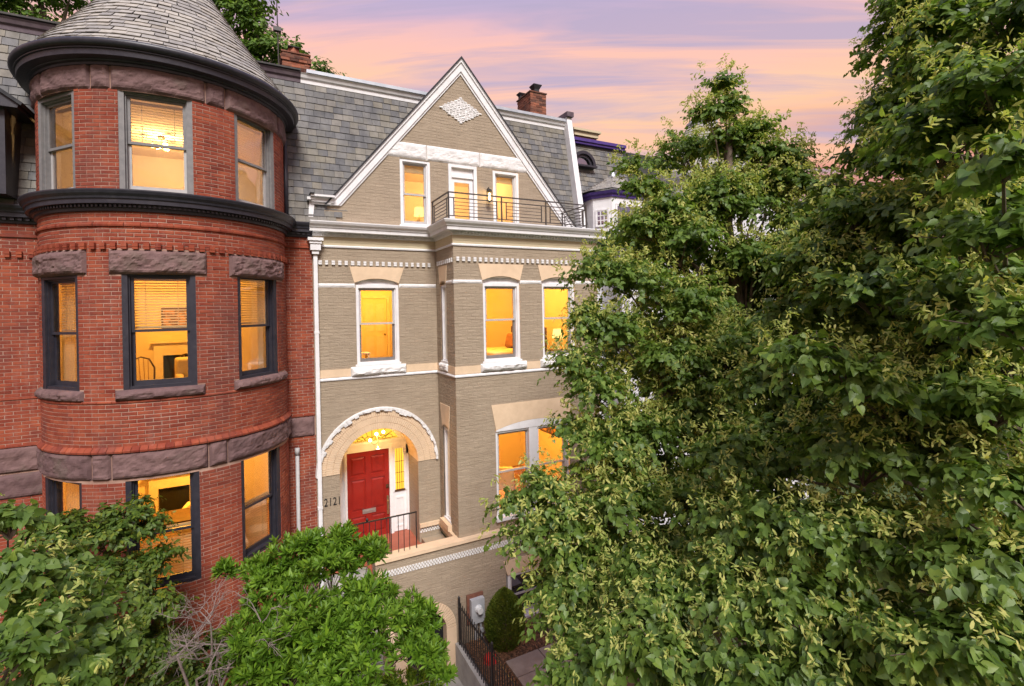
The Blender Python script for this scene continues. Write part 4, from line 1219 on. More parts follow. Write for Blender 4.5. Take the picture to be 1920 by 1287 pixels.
for z0, z1 in ((1.835, 1.95), (2.38, 2.52), (3.28, 3.38), (3.83, 3.955)):
    mb.box(1.95, 2.30, YD + .0185, YD + .04, z0, z1); mb.box(2.42, 2.77, YD + .0185, YD + .04, z0, z1)
door = mb.obj('front_door', 'red_door', tan)
for x0, x1, z0, z1 in pan:
    mb = MB()
    mb.hexa([(x0 + .06, YD + .024, z0 + .06), (x1 - .06, YD + .024, z0 + .06), (x1 - .06, YD + .024, z1 - .06), (x0 + .06, YD + .024, z1 - .06), (x0 + .012, YD + .041, z0 + .012), (x1 - .012, YD + .041, z0 + .012), (x1 - .012, YD + .041, z1 - .012), (x0 + .012, YD + .041, z1 - .012)])
    mb.obj('door_panel', 'red_door', door)
mb = MB(); mb.box(2.21, 2.53, YD + .002, YD + .018, 2.44, 2.545); mb.box(2.24, 2.50, YD - .006, YD + .002, 2.47, 2.515); mb.obj('mail_slot', 'steel', door)
mb = MB(); mb.lathe([(0.002, 0.0)], (0, 0), n=4) if False else None
mb.box(2.80, 2.845, YD - .012, YD + .018, 2.33, 2.78); mb.tube([(2.822, YD - .01, 2.70), (2.822, YD - .06, 2.66), (2.822, YD - .06, 2.46), (2.822, YD - .01, 2.42)], 0.012, 6); mb.obj('handle_set', 'brass', door)
mb = MB(); mb.box(2.785, 2.855, YD - .01, YD + .018, 2.98, 3.06); mb.tube([(2.82, YD - .01, 3.02), (2.82, YD - .035, 3.02)], 0.022, 8); mb.obj('deadbolt', 'dark_wood', door)
mb = MB(); mb.box(2.96, 3.30, YD + .02, YD + .06, 1.84, 2.84)
mb.box(3.02, 3.24, YD + .005, YD + .02, 1.95, 2.0); mb.box(3.02, 3.24, YD + .005, YD + .02, 2.66, 2.71); mb.box(3.02, 3.05, YD + .005, YD + .02, 2.0, 2.66); mb.box(3.21, 3.24, YD + .005, YD + .02, 2.0, 2.66)
sl = mb.obj('sidelight_panel', 'white_paint', ent)
mb = MB(); mb.box(2.96, 3.02, YD - .002, YD + .05, 2.845, 3.918); mb.box(3.245, 3.30, YD - .002, YD + .05, 2.845, 3.918); mb.obj('sidelight_frame', 'white_paint', ent)
mb = MB(); mb.box(3.022, 3.243, YD + .03, YD + .036, 2.85, 3.915); mb.obj('sidelight_glass', 'leaded', ent)
mb = MB()
for x in (3.075, 3.135, 3.19): mb.box(x - .005, x + .005, YD + .02, YD + .03, 2.85, 3.915)
for z in (3.05, 3.30, 3.58): mb.box(3.022, 3.243, YD + .021, YD + .029, z - .005, z + .005)
mb.box(3.0, 3.265, YD - .01, YD + .02, 2.845, 2.885)
mb.obj('leading', 'dark_wood', ent)
mb = MB(); mb.add([dm(AC + (AR - .12) * math.cos(math.pi * k / 40) * 1.0, max(4.192, AS + (AR - .06) * math.sin(math.pi * k / 40)), -.03) for k in range(41)], [tuple(range(41))]); mb.obj('fanlight_glass', 'leaded', ent)
mb = MB()
for a in np.linspace(0.62, math.pi - .62, 9):
    mb.tube([dm(AC + 0.30 * math.cos(a), 4.20, -.02), dm(AC + 0.75 * math.cos(a), min(AS + .78 * math.sin(a), 4.56), -.02)], 0.007, 4)
for k in range(7):
    x0 = AC - .6 + k * .17
    mb.tube([dm(x0 + .09 * math.cos(t), 4.21 + .09 * math.sin(t), -.018) for t in np.linspace(0, math.pi, 8)], 0.006, 4)
mb.obj('fanlight_tracery', 'dark_wood', ent)
# house number
cu = bpy.data.curves.new('house_number', 'FONT'); cu.body = '2121'; cu.size = 0.25; cu.extrude = 0.004; cu.align_x = 'CENTER'; cu.space_character = 1.12
tmp = bpy.data.objects.new('house_number_text', cu); COL.objects.link(tmp)
bpy.context.view_layer.update()
me = bpy.data.meshes.new_from_object(tmp.evaluated_get(bpy.context.evaluated_depsgraph_get()))
bpy.data.objects.remove(tmp)
me.materials.clear(); me.materials.append(MAT['iron'])
place('house_number', me, tan, M=Matrix.Translation((1.42, YW - .012, 3.11)) @ Matrix.Rotation(math.pi / 2, 4, 'X') @ Matrix.Diagonal((0.66, 1, 1, 1)))

# ------------------------------------------------------------------ porch parapet, basement wall, stair
YP = 10.20
pw = flat(YP)
bh = [rect(2.62, 3.62, -0.7, 1.05), rect(5.0, 6.6, 0.1, 1.32)]


def base_arch(zm):
    if zm < 0.47: return (2.42, 3.78)
    h = zm - 0.47
    return (3.1 - math.sqrt(.66 ** 2 - h * h), 3.1 + math.sqrt(.66 ** 2 - h * h)) if h < .66 else None


def base_arch_m(zm): return (2.66, 3.54) if zm < 0.95 else None


mor, cutb, whole = masonry(pw, -0.65, 2.22, (2.08, XR), [base_arch, rect(5.0, 6.6, 0.1, 1.55), rect(-9, 9, 1.90, 2.04)], TL_, TH_, TJ_, 0.0035, 61, jit=0.0035)
m2, _, _ = masonry(pw, -0.65, 2.22, (2.08, XR), [base_arch_m, rect(5.0, 6.6, 0.1, 1.3)], TL_, TH_, TJ_, 0.0035, 61)
bwall = m2.obj('basement_wall', 'tan_joint', tan)
for p in whole: brick(cutb, pw, *p)
cutb.obj('brick_courses', 'tan_brick', bwall, kind='stuff')
mb = MB(); mb.box(2.085, 3.40, YP + .02, YP + .30, 1.75, 2.215); mb.box(2.05, 2.079, YP - .02, YP + .3, 1.2, 2.2); mb.obj('porch_parapet', 'tan_brick', tan)
mb = MB(); mb.box(2.04, XI - .002, YP - .05, YP + .26, 2.222, 2.292); mb.box(XI - .002, XR, YP - .05, YB - .002, 2.222, 2.292); mb.obj('parapet_coping', 'peach', tan)
mb = MB(); mb.box(3.40, XI - .002, YP + .262, 11.46, 1.60, 1.95); mb.obj('area_floor', 'tan_brick', tan)
mb = MB(); mb.box(AC + AR + .004, XI - .05, YW - .07, YW - .001, 2.20, 2.285); mb.box(XI - .07, XI - .001, YB + .01, YW - .07, 2.16, 2.285); mb.box(XI - .10, XI - .001, 10.72, 11.28, 2.286, 2.42); mb.obj('ledge', 'peach', tan)
# woven white header course on the parapet
mb = MB(); s = 2.10; k = 0
def braid(fm, a, b, z):
    s = a
    while s < b:
        for j in range(3):
            z0 = z + j * .043; sh = (j % 2) * .03
            mb.hexa([fm(s + sh + .012, z0 + .006, .022), fm(s + sh + .050, z0 + .002, .014), fm(s + sh + .050, z0 + .036, .014), fm(s + sh + .012, z0 + .038, .022), fm(s + sh, z0, -.01), fm(s + sh + .056, z0, -.01), fm(s + sh + .056, z0 + .04, -.01), fm(s + sh, z0 + .04, -.01)], RNG.random())
        s += 0.064
braid(pw, 2.10, XR, 1.905); braid(mw, AC + AR + .01, XI - .08, 2.06)
mb.obj('braided_course', 'white_stone', tan, kind='stuff')
# stair going down to the left of the parapet
mb = MB()
for k in range(9): mb.box(1.16, 2.04, 10.98 - (k + 1) * .28, 10.999 - k * .28, 0.0, 1.83 - (k + 1) * .195)
mb.box(1.16, 2.04, 10.98, 11.0, 0, 1.83)
mb.obj('stair', 'concrete', tan)
mb = MB(); mb.prism([(9.98, 0.0), (10.2, 0.0), (10.2, 2.05), (9.98, 1.95)], lambda s, z, d: (2.04 + d, s, z), 0.0, 0.16); mb.prism([(8.4, 0), (9.979, 0), (9.979, 1.9), (8.4, .55)], lambda s, z, d: (2.05 + d, s, z), 0.0, 0.14)
mb.obj('stair_cheek', 'peach', tan)
# porch railing
prl = MB(); yr, zr0, zr1 = 10.33, 2.293, 3.06
prl.box(1.60, 2.965, yr - .014, yr + .014, zr1 - .012, zr1 + .012)
prail = prl.obj('porch_railing', 'iron', tan)
for x, w_ in ((1.62, .02), (2.385, .014), (2.415, .014), (2.95, .018)):
    mb = MB(); mb.box(x - w_ / 2, x + w_ / 2, yr - .01, yr + .01, zr0, zr1 - .013); mb.obj('post', 'iron', prail)
x = 1.74
while x < 2.9:
    if abs(x - 2.40) > .05:
        mb = MB(); mb.box(x - .006, x + .006, yr - .006, yr + .006, zr0, zr1 - .013); mb.obj('baluster', 'iron', prail)
    x += 0.118
mb = MB(); mb.lathe([(0.002, 3.07), (0.022, 3.08), (0.03, 3.105), (0.02, 3.13), (0.004, 3.145)], (1.93, yr), n=10); mb.obj('finial', 'iron', prail, smooth=True)
# basement door arch
mb = MB()
for k in range(30):
    a0, a1 = math.pi * k / 30 + .012, math.pi * (k + 1) / 30 - .012
    f = lambda rr, a, d: pw(3.1 + rr * math.cos(a), 0.47 + rr * math.sin(a), d)
    d = .02 + RNG.uniform(-.006, .006)
    mb.hexa([f(.435, a0, d), f(.435, a1, d), f(.655, a1, d), f(.655, a0, d), f(.43, a0, -.25), f(.43, a1, -.25), f(.66, a1, -.05), f(.66, a0, -.05)], RNG.random())
for s0, s1 in ((2.44, 2.665), (3.535, 3.76)): mb.prism([(s0, -.64), (s1, -.64), (s1, .468), (s0, .468)], pw, -.25, .018)
mb.obj('basement_arch', 'peach', tan)
mb = MB(); mb.box(2.66, 3.54, YP + .22, YP + .28, -.64, 1.0); mb.box(3.06, 3.14, YP + .20, YP + .22, -.6, .9)
bd = mb.obj('basement_door', 'black_gap', tan)
# basement window with peach head
mb = MB(); mb.prism([(4.93, 1.56), (6.68, 1.56), (6.58, 1.22), (5.03, 1.22)], pw, -.05, .018); mb.obj('flat_arch', 'peach', tan)
window(tan, at(5.80, YP + .05, 0.14), 1.5, 1.08, 0.07, 'white_paint', 'sash_grey', 'pane_dark', 0.5)
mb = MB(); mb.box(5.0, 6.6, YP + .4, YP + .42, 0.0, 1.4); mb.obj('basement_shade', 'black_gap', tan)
# rooms behind the windows
room(tan, 1.25, 3.84, 11.62, 14.6, 5.65, 8.62)
room(tan, 3.98, 7.78, 10.40, 14.6, 5.65, 8.62)
room(tan, 3.98, 7.78, 10.40, 14.6, 2.15, 5.35)
room(tan, 2.92, 6.36, 11.62, 14.6, 9.28, 11.28)

# ------------------------------------------------------------------ purple-trimmed house and the turret house beyond
pur = thing('purple_trim_house', 'pale house with purple cornice and small many-sided dormer', 'house', (10.2, 11.5, 0))
mb = MB(); mb.box(8.24, 12.6, YW, YW + .2, 0, 9.02); mb.box(8.9, 11.6, 10.6, YW - .001, 0, 9.02); mb.obj('front_wall', 'pale_wall', pur)
mb = MB(); mb.sweep(lambda d: [(8.24, YW - d), (8.9 - d, YW - d), (8.9 - d, 10.6 - d), (11.6 + d, 10.6 - d), (11.6 + d, YW - d), (12.6, YW - d)], [(0, 8.98), (0.04, 8.99), (0.05, 9.06), (0.16, 9.07), (0.17, 9.14), (0.20, 9.15), (0.27, 9.22), (0.29, 9.27), (0, 9.30)])
mb.obj('cornice', 'purple', pur)
for i, x in enumerate((9.5, 10.9)):
    for z in (5.9, 2.6):
        window(pur, at(x, 10.6 - .02, z), 0.95, 1.9, 0.08, 'white_paint', 'white_paint', 'pane_dark', 0.5, depth=0.06)
items = []
T1 = Vector((0, 12.2, 12.28)); W1 = (T1 - MB0); L1 = W1.length; W1.normalize(); N1 = Vector((0, -W1.z, W1.y))
mb = MB(); mb.add([(8.24, MB0.y, 9.3), (12.6, MB0.y, 9.3), (12.6, T1.y, T1.z), (8.24, T1.y, T1.z)], [(0, 1, 2, 3)])
mb.add([(8.24, 12.2, 12.28), (10.3, 12.2, 12.28), (10.3, 19, 12.4), (8.24, 19, 12.4)], [(0, 1, 2, 3)])
mn = mb.obj('mansard_roof', 'slate_gap', pur)
for M, c, n in slate_field((0, MB0.y, MB0.z), (1, 0, 0), W1, N1, 8.24, 10.35, 0.0, L1, 0.21, 0.15, 41): items.append((M, c, n, 'slate', mn))
mb = MB(); mb.box(8.24, 10.36, 12.06, 12.4, 12.26, 12.33); mb.box(8.24, 10.38, 12.02, 12.4, 12.331, 12.42); mb.obj('roof_cornice', 'purple', pur)
# eyebrow dormer
mb = MB(); em = flat(11.92)
for R0, R1, d in ((.33, .42, .10), (.25, .33, .04)):
    mb.prism([(8.62 + R1 * math.cos(t), 11.55 + R1 * math.sin(t)) for t in np.linspace(0, math.pi, 16)] + [(8.62 + R0 * math.cos(t), 11.55 + R0 * math.sin(t)) for t in np.linspace(math.pi, 0, 16)], em, -.3, d)
mb.box(8.18, 9.06, 11.78, 12.1, 11.50, 11.549); ey = mb.obj('eyebrow_dormer', 'dark_paint', pur)
mb = MB(); mb.prism([(8.62 + .25 * math.cos(t), 11.55 + .25 * math.sin(t)) for t in np.linspace(0, math.pi, 16)], em, -.05, -.02); mb.obj('pane', 'pane_dark', ey)
# many-sided dormer
DC = (9.36, 11.42); PTS = [(8.50, 11.30), (8.80, 10.84), (9.92, 10.84), (10.22, 11.30)]
mb = MB()
prev = None
full = PTS + [(10.22, 12.0), (8.50, 12.0)]
zs = (9.46, 10.42)
mb.add([(x, y, 9.46) for x, y in full] + [(x, y, 10.42) for x, y in full], [(i, (i + 1) % 6, 6 + (i + 1) % 6, 6 + i) for i in range(6)] + [tuple(range(5, -1, -1))])
mb.box(8.82, 9.90, 10.86, 11.5, 9.29, 9.459)
dmr = mb.obj('dormer', 'white_paint', pur)
mb = MB()
mb.sweep(lambda d: [(8.50 - d, 11.9), (8.50 - d, 11.30 - d * .3), (8.80 - d * .55, 10.84 - d), (9.92 + d * .55, 10.84 - d), (10.22 + d, 11.30 - d * .3), (10.22 + d, 11.9)], [(0.0, 10.42), (0.05, 10.43), (0.06, 10.50), (0.11, 10.52), (0.14, 10.58), (0, 10.62)])
mb.obj('dormer_cornice', 'purple', dmr)
def facew(parent, p, q, z0, z1, nx, nz_, bar, marg, pane='pane_dark'):
    p, q = Vector((p[0], p[1], 0)), Vector((q[0], q[1], 0)); u = (q - p); Lw = u.length; u.normalize(); n = Vector((u.y, -u.x, 0))
    fm = lambda s, z, d: tuple(p + u * s + n * d + Vector((0, 0, z)))
    mb = MB(); a, b = marg, Lw - marg
    mb.prism([(a, z0), (b, z0), (b, z1), (a, z1)], fm, 0.0, 0.004); g_ = mb.obj('pane', pane, parent)
    mb = MB()
    for k in range(nx + 1):
        s = a + (b - a) * k / nx; mb.prism([(s - bar, z0 - bar), (s + bar, z0 - bar), (s + bar, z1 + bar), (s - bar, z1 + bar)], fm, 0.0, 0.022)
    for k in range(nz_ + 1):
        z = z0 + (z1 - z0) * k / nz_; mb.prism([(a, z - bar), (b, z - bar), (b, z + bar), (a, z + bar)], fm, 0.0, 0.0215)
    e = 0.045
    for c0, c1, d0, d1 in ((a - e, a - bar, z0 - e, z1 + e), (b + bar, b + e, z0 - e, z1 + e)): mb.prism([(c0, d0), (c1, d0), (c1, d1), (c0, d1)], fm, 0, .03)
    for d0, d1 in ((z0 - e, z0 - bar), (z1 + bar, z1 + e)): mb.prism([(a, d0), (b, d0), (b, d1), (a, d1)], fm, 0, .0295)
    mb.obj('glazing_bars', 'white_paint', parent)
facew(dmr, PTS[0], PTS[1], 9.66, 10.06, 3, 3, 0.012, 0.12)
facew(dmr, PTS[1], PTS[2], 9.50, 10.20, 1, 1, 0.02, 0.16)
PK = Vector((9.36, 11.45, 11.22))
ring_ = [Vector((8.36, 11.9, 10.62)), Vector((8.36, 11.26, 10.62)), Vector((8.72, 10.70, 10.62)), Vector((10.0, 10.70, 10.62)), Vector((10.36, 11.26, 10.62)), Vector((10.36, 11.9, 10.62))]
mb = MB(); mb.add([PK] + ring_, [(0, i, i + 1) for i in range(1, 6)]); dro = mb.obj('dormer_roof', 'slate_gap', dmr)
for i in range(5):
    p, q = ring_[i], ring_[i + 1]; U = (q - p); Ln = U.length; U.normalize(); mid = (p + q) / 2
    W = (PK - mid); W = (W - U * W.dot(U)); hgt = W.length; W.normalize(); Nn = U.cross(W)
    if Nn.z < 0: Nn = -Nn
    for M, c, n in slate_field(p, U, W, Nn, 0.0, Ln, 0.0, hgt, 0.14, 0.10, 70 + i,
                               skip=lambda c, p=p, q=q, U=U, W=W, hgt=hgt, Ln=Ln: not ((c - p).dot(U) > (c - p).dot(W) / hgt * (PK - p).dot(U) - .01 and (c - p).dot(U) < Ln - (c - p).dot(W) / hgt * (Ln - (PK - p).dot(U)) + .01)):
        items.append((M, c, n, 'cone_slate', dro))
mb = MB(); mb.tube([PK - Vector((0, 0, .12)), PK + Vector((0, 0, .06)), PK + Vector((0, 0, .16))], [.10, .05, .008], 6); mb.obj('finial', 'roof_metal', dmr)
lay_slates(None, items, 220)
ch = chimney(pur, 9.35, 10.15, 13.3, 13.9, 12.3, 12.95, 0, corbel=False, seed=14)
mb = MB(); mb.box(9.27, 10.23, 13.22, 13.98, 13.0, 13.14); mb.box(9.2, 10.3, 13.15, 14.05, 13.141, 13.21); mb.obj('chimney_cornice', 'cream', ch)

tur = thing('turret_house', 'pale rowhouse with conical slate turret half hidden by the linden', 'house', (14.5, 11.5, 0))
mb = MB(); mb.box(12.62, 18.5, YW, YW + .2, 0, 11.2); mb.obj('front_wall', 'pale_wall', tur)
mb = MB(); mb.lathe([(1.55, 0.0), (1.55, 11.3)], (13.15, 11.5), -90, 90, 30); mb.obj('turret_wall', 'pale_wall', tur, smooth=True)
mb = MB(); mb.lathe([(1.55, 11.2), (1.75, 11.3), (1.8, 11.45), (1.55, 11.5)], (13.15, 11.5), -180, 180, 40); mb.obj('turret_cornice', 'white_paint', tur)
CN = [(1.78, 11.45), (1.45, 11.85), (1.1, 12.3), (0.75, 12.8), (0.42, 13.28)]
mb = MB(); mb.lathe([(r_ - .02, z) for r_, z in CN], (13.15, 11.5), n=40); cn2 = mb.obj('cone_roof', 'slate_gap', tur)
items = []
r = random.Random(77); z = 11.45
for i in range(17):
    t = i / 17; zz0 = 11.45 + t * 1.83; rr = np.interp(zz0, [c[1] for c in CN], [c[0] for c in CN])
    n = int(2 * math.pi * rr / .24)
    for k in range(n):
        q = 2 * math.pi * (k + (i % 2) * .5) / n; o_ = Vector((math.sin(q), -math.cos(q), 0)); U = Vector((math.cos(q), math.sin(q), 0)); W = (Vector((0, 0, 1)) - o_ * .74).normalized(); Nn = (o_ + Vector((0, 0, .74))).normalized()
        W2 = (W - Nn * .08).normalized(); N2 = (Nn + W * .08).normalized()
        M = Matrix((U, W2, N2)).transposed().to_4x4(); c = Vector((13.15, 11.5, zz0)) + o_ * rr; M.translation = c + Nn * .012
        items.append((M @ Matrix.Diagonal((2 * math.pi * rr / n * .97, .15, 1.2, 1)), c, Nn, 'cone_slate', cn2))
lay_slates(None, items, 40)
mb = MB(); mb.lathe([(0.46, 13.24), (0.50, 13.28), (0.50, 13.34), (0.42, 13.40), (0.36, 13.46), (0.05, 13.52), (0.05, 13.7), (0.002, 13.98)], (13.15, 11.5), n=24); mb.obj('turret_cap', 'roof_metal', tur, smooth=False)
for z in (2.6, 6.0): 
    for x in (12.95, 15.4, 17.2):
        window(tur, at(x, (9.93 if x < 14 else YW - .02), z), 0.95, 1.9, 0.08, 'white_paint', 'white_paint', 'pane_dark', 0.5, depth=0.05)

# ------------------------------------------------------------------ lamps and furniture
ceiling_lamp((-1.75, 12.9, 11.20), 0.24, 95, 'lit brass ceiling lamp in the top tower room', (1.0, 0.56, 0.20))
ceiling_lamp((-1.85, 12.7, 8.60), 0.42, 150, 'lit brass ceiling lamp in the middle tower room')
ceiling_lamp((-1.55, 13.3, 5.13), 0.35, 210, 'lit brass ceiling lamp in the lower tower room', (1.0, 0.42, 0.045))
ceiling_lamp((2.75, 12.8, 8.60), 0.22, 130, 'lit brass ceiling lamp behind the window left of the bay')
ceiling_lamp((5.70, 12.1, 8.60), 0.34, 210, 'lit brass ceiling lamp in the bay room upstairs')
ceiling_lamp((5.9, 12.2, 5.33), 0.30, 190, 'lit brass ceiling lamp in the parlour bay downstairs', (1.0, 0.40, 0.04))
ceiling_lamp((5.1, 13.0, 11.27), 0.12, 85, 'lit brass ceiling lamp in the gable room', (1.0, 0.56, 0.20))

# curtains inside the tower windows
def curtain(a0, a1, z0, z1, label):
    t = thing('curtain', label, 'curtain', (TC[0], TC[1] - 1.6, z0), 'curtains in the tower')
    mb = MB(); n = 40; fm = cyl(TC, 1.66)
    A = [fm(1.66 * D(a0 + (a1 - a0) * i / n), z0, .025 * math.sin(i * 1.25)) for i in range(n + 1)]; B = [fm(1.66 * D(a0 + (a1 - a0) * i / n), z1, .018 * math.sin(i * 1.25)) for i in range(n + 1)]
    mb.strip(A, B); mb.obj('cloth', 'curtain', t, smooth=True)
    mb = MB(); mb.tube([fm(1.66 * D(a0 - 2 + (a1 - a0 + 4) * i / 8), z1 + .01, 0) for i in range(9)], .012, 6); mb.obj('rod', 'brass', t)


curtain(-66, -44, 2.9, 4.85, 'pale pleated curtain in the lower left tower window')
curtain(-66, -50, 6.1, 8.05, 'pale pleated curtain in the middle left tower window')
curtain(57, 66, 6.1, 8.05, 'pale pleated curtain in the middle right tower window')
# porch lantern
t = thing('porch_lantern', 'lit branching pendant lamp hanging in the arched doorway', 'lamp', (2.52, 11.95, 4.55))
mb = MB(); mb.tube([(2.52, 11.95, 4.64), (2.52, 11.95, 4.08)], 0.012, 6); mb.lathe([(0.002, 4.06), (0.03, 4.08), (0.045, 4.12), (0.02, 4.16), (0.012, 4.2)], (2.52, 11.95), n=10); mb.obj('stem', 'brass', t)
for k, (dx, dy, dz) in enumerate(((-.05, -.10, .36), (.14, .02, .36), (-.16, .1, .18), (0.0, 0.0, .0))):
    x, y, z = 2.52 + dx, 11.95 + dy, 4.10 + dz
    if k < 3:
        mb = MB(); mb.tube([(2.52, 11.95, z - .06), ((x + 2.52) / 2, (y + 11.95) / 2, z - .1), (x, y, z - .03)], 0.008, 5); mb.obj('arm', 'brass', t)
    mb = MB(); mb.lathe([(0.002, z - .035), (0.03, z - .02), (0.038, z), (0.03, z + .03), (0.002, z + .045)], (x, y), n=10); mb.obj('globe', 'bulb', t, smooth=True)
lamp_light(t, (2.50, 11.80, 4.30), 16, (1.0, 0.56, 0.16), 0.1)
# lantern beside the balcony door
t = thing('wall_lantern', 'lit black carriage lantern on the gable beside the balcony door', 'lamp', (5.30, 11.42, 10.3))
mb = MB(); mb.tube([(5.30, 11.49, 10.42), (5.30, 11.38, 10.46), (5.30, 11.34, 10.40)], 0.012, 6)
mb.lathe([(0.002, 10.42), (0.05, 10.40), (0.075, 10.36), (0.075, 10.35)], (5.30, 11.34), 45, 405, 6)
for a in range(6): mb.tube([(5.30 + .07 * math.sin(a), 11.34 + .07 * math.cos(a), 10.35), (5.30 + .055 * math.sin(a), 11.34 + .055 * math.cos(a), 10.12)], 0.006, 4)
mb.lathe([(0.065, 10.12), (0.06, 10.10), (0.03, 10.08), (0.002, 10.07)], (5.30, 11.34), n=6); mb.obj('lantern_frame', 'iron', t)
mb = MB(); mb.lathe([(0.002, 10.13), (0.028, 10.14), (0.032, 10.22), (0.015, 10.30), (0.002, 10.32)], (5.30, 11.34), n=10); mb.obj('bulb', 'bulb', t, smooth=True)
lamp_light(t, (5.30, 11.25, 10.24), 4.5, (1.0, 0.60, 0.12), 0.05)


def frame_picture(x0, x1, y, z0, z1, label, facing='y', m='canvas'):
    t = thing('framed_picture', label, 'picture', ((x0 + x1) / 2, y, z0))
    mb = MB(); w = .035
    if facing == 'y':
        mb.box(x0, x1, y - .03, y - .002, z0, z0 + w); mb.box(x0, x1, y - .03, y - .002, z1 - w, z1); mb.box(x0, x0 + w, y - .029, y - .002, z0 + w, z1 - w); mb.box(x1 - w, x1, y - .029, y - .002, z0 + w, z1 - w)
        c = MB().box(x0 + w, x1 - w, y - .015, y - .003, z0 + w, z1 - w)
    else:
        X = y
        mb.box(X - .03, X - .002, x0, x1, z0, z0 + w); mb.box(X - .03, X - .002, x0, x1, z1 - w, z1); mb.box(X - .029, X - .002, x0, x0 + w, z0 + w, z1 - w); mb.box(X - .029, X - .002, x1 - w, x1, z0 + w, z1 - w)
        c = MB().box(X - .015, X - .003, x0 + w, x1 - w, z0 + w, z1 - w)
    mb.obj('frame', 'dark_wood', t); c.obj('canvas', m, t)


def bow_chair(x, y, z, rz, label):
    t = thing('bow_back_chair', label, 'chair', (x, y, z), 'chairs in the tower rooms')
    M = Matrix.Translation((x, y, z)) @ Matrix.Rotation(rz, 4, 'Z')
    mb = MB(); mb.box(-.22, .22, -.21, .21, .44, .475); place('seat', mb.mesh('seat', 'light_wood'), t, M=M)
    for a, b in ((-.18, -.17), (.18, -.17), (-.18, .17), (.18, .17)):
        mb = MB(); mb.tube([(a, b, .44), (a * 1.15, b * 1.15, 0)], [.016, .013], 6); place('leg', mb.mesh('leg', 'light_wood'), t, M=M)
    mb = MB(); mb.tube([(-.2, .18, .47), (-.22, .22, .75), (-.14, .25, .93), (0, .26, .98), (.14, .25, .93), (.22, .22, .75), (.2, .18, .47)], 0.016, 6)
    place('bow', mb.mesh('bow', 'dark_wood'), t, M=M)
    for s in (-.1, -.035, .035, .1):
        mb = MB(); mb.tube([(s, .185, .47), (s * 1.2, .25, .95)], 0.007, 5); place('spindle', mb.mesh('spindle', 'light_wood'), t, M=M)


def armchair(x, y, z, rz, m, label, w=.8):
    t = thing('armchair', label, 'armchair', (x, y, z))
    M = Matrix.Translation((x, y, z)) @ Matrix.Rotation(rz, 4, 'Z')
    def soft(nm, x0, x1, y0, y1, z0, z1):
        mb = MB(); e = .05
        mb.hexa([(x0 + e, y0, z0), (x1 - e, y0, z0), (x1 - e, y0, z1 - e), (x0 + e, y0, z1 - e), (x0, y1, z0), (x1, y1, z0), (x1, y1, z1), (x0, y1, z1)])
        o = place(nm, mb.mesh(nm, m, True), t, M=M); md = o.modifiers.new('b', 'BEVEL'); md.width = .05; md.segments = 3
    soft('seat', -w / 2 + .14, w / 2 - .14, -.38, .25, .14, .46)
    soft('backrest', -w / 2, w / 2, .18, .42, .14, .95)
    soft('arm', -w / 2, -w / 2 + .15, -.38, .2, .14, .62); soft('arm', w / 2 - .15, w / 2, -.38, .2, .14, .62)
    for a in (-1, 1):
        for b in (-.3, .34):
            mb = MB(); mb.tube([(a * (w / 2 - .06), b, .15), (a * (w / 2 - .06), b, 0)], [.03, .02], 6); place('foot', mb.mesh('foot', 'dark_wood'), t, M=M)


def table_lamp(x, y, z, label):
    t = thing('table_lamp', label, 'lamp', (x, y, z))
    mb = MB(); mb.lathe([(0.002, z), (.08, z), (.08, z + .02), (.03, z + .04), (.07, z + .14), (.05, z + .22), (.012, z + .27), (.012, z + .34)], (x, y), n=16); mb.obj('base', 'fabric_cream', t, smooth=True)
    mb = MB(); mb.lathe([(.15, z + .30), (.12, z + .54)], (x, y), n=24); mb.obj('shade', 'shade', t, smooth=True)
    lamp_light(t, (x, y, z + .66), 6)


def low_table(x, y, z, w, d, h, label, name='side_table', m='light_wood'):
    t = thing(name, label, 'table', (x, y, z))
    mb = MB(); mb.box(x - w / 2, x + w / 2, y - d / 2, y + d / 2, z + h - .03, z + h); mb.obj('top', m, t)
    for a in (-1, 1):
        for b in (-1, 1):
            mb = MB(); mb.box(x + a * (w / 2 - .04) - .02, x + a * (w / 2 - .04) + .02, y + b * (d / 2 - .04) - .02, y + b * (d / 2 - .04) + .02, z, z + h - .031); mb.obj('leg', m, t)


def fireplace(x0, x1, y, z0, label):
    t = thing('fireplace', label, 'fireplace', ((x0 + x1) / 2, y, z0))
    h = 1.15
    mb = MB(); mb.box(x0, x0 + .18, y - .12, y, z0, z0 + h); mb.box(x1 - .18, x1, y - .12, y, z0, z0 + h); mb.box(x0 + .18, x1 - .18, y - .12, y, z0 + .85, z0 + h); mb.obj('surround', 'white_paint', t)
    mb = MB(); mb.box(x0 - .06, x1 + .06, y - .2, y, z0 + h + .001, z0 + h + .05); mb.obj('mantelshelf', 'white_paint', t)
    mb = MB(); mb.box(x0 + .18, x1 - .18, y - .02, y - .005, z0, z0 + .85); mb.obj('firebox', 'black_gap', t)


# middle tower room
fireplace(-2.20, -1.15, 14.58, 5.55, 'white fireplace with dark opening in the middle tower room')
frame_picture(-2.05, -1.30, 14.58, 7.05, 7.55, 'dark picture over the fireplace in the middle tower room')
bow_chair(-1.95, 12.0, 5.55, 0.5, 'bow-back chair nearer the left side of the middle tower window')
bow_chair(-1.45, 12.4, 5.55, -0.4, 'bow-back chair nearer the right side of the middle tower window')
armchair(-1.05, 11.9, 5.55, 0.2, 'fabric_cream', 'cream armchair inside the middle tower window')
low_table(0.35, 12.5, 5.55, .6, .4, .75, 'small wooden table behind the right-hand middle tower window')
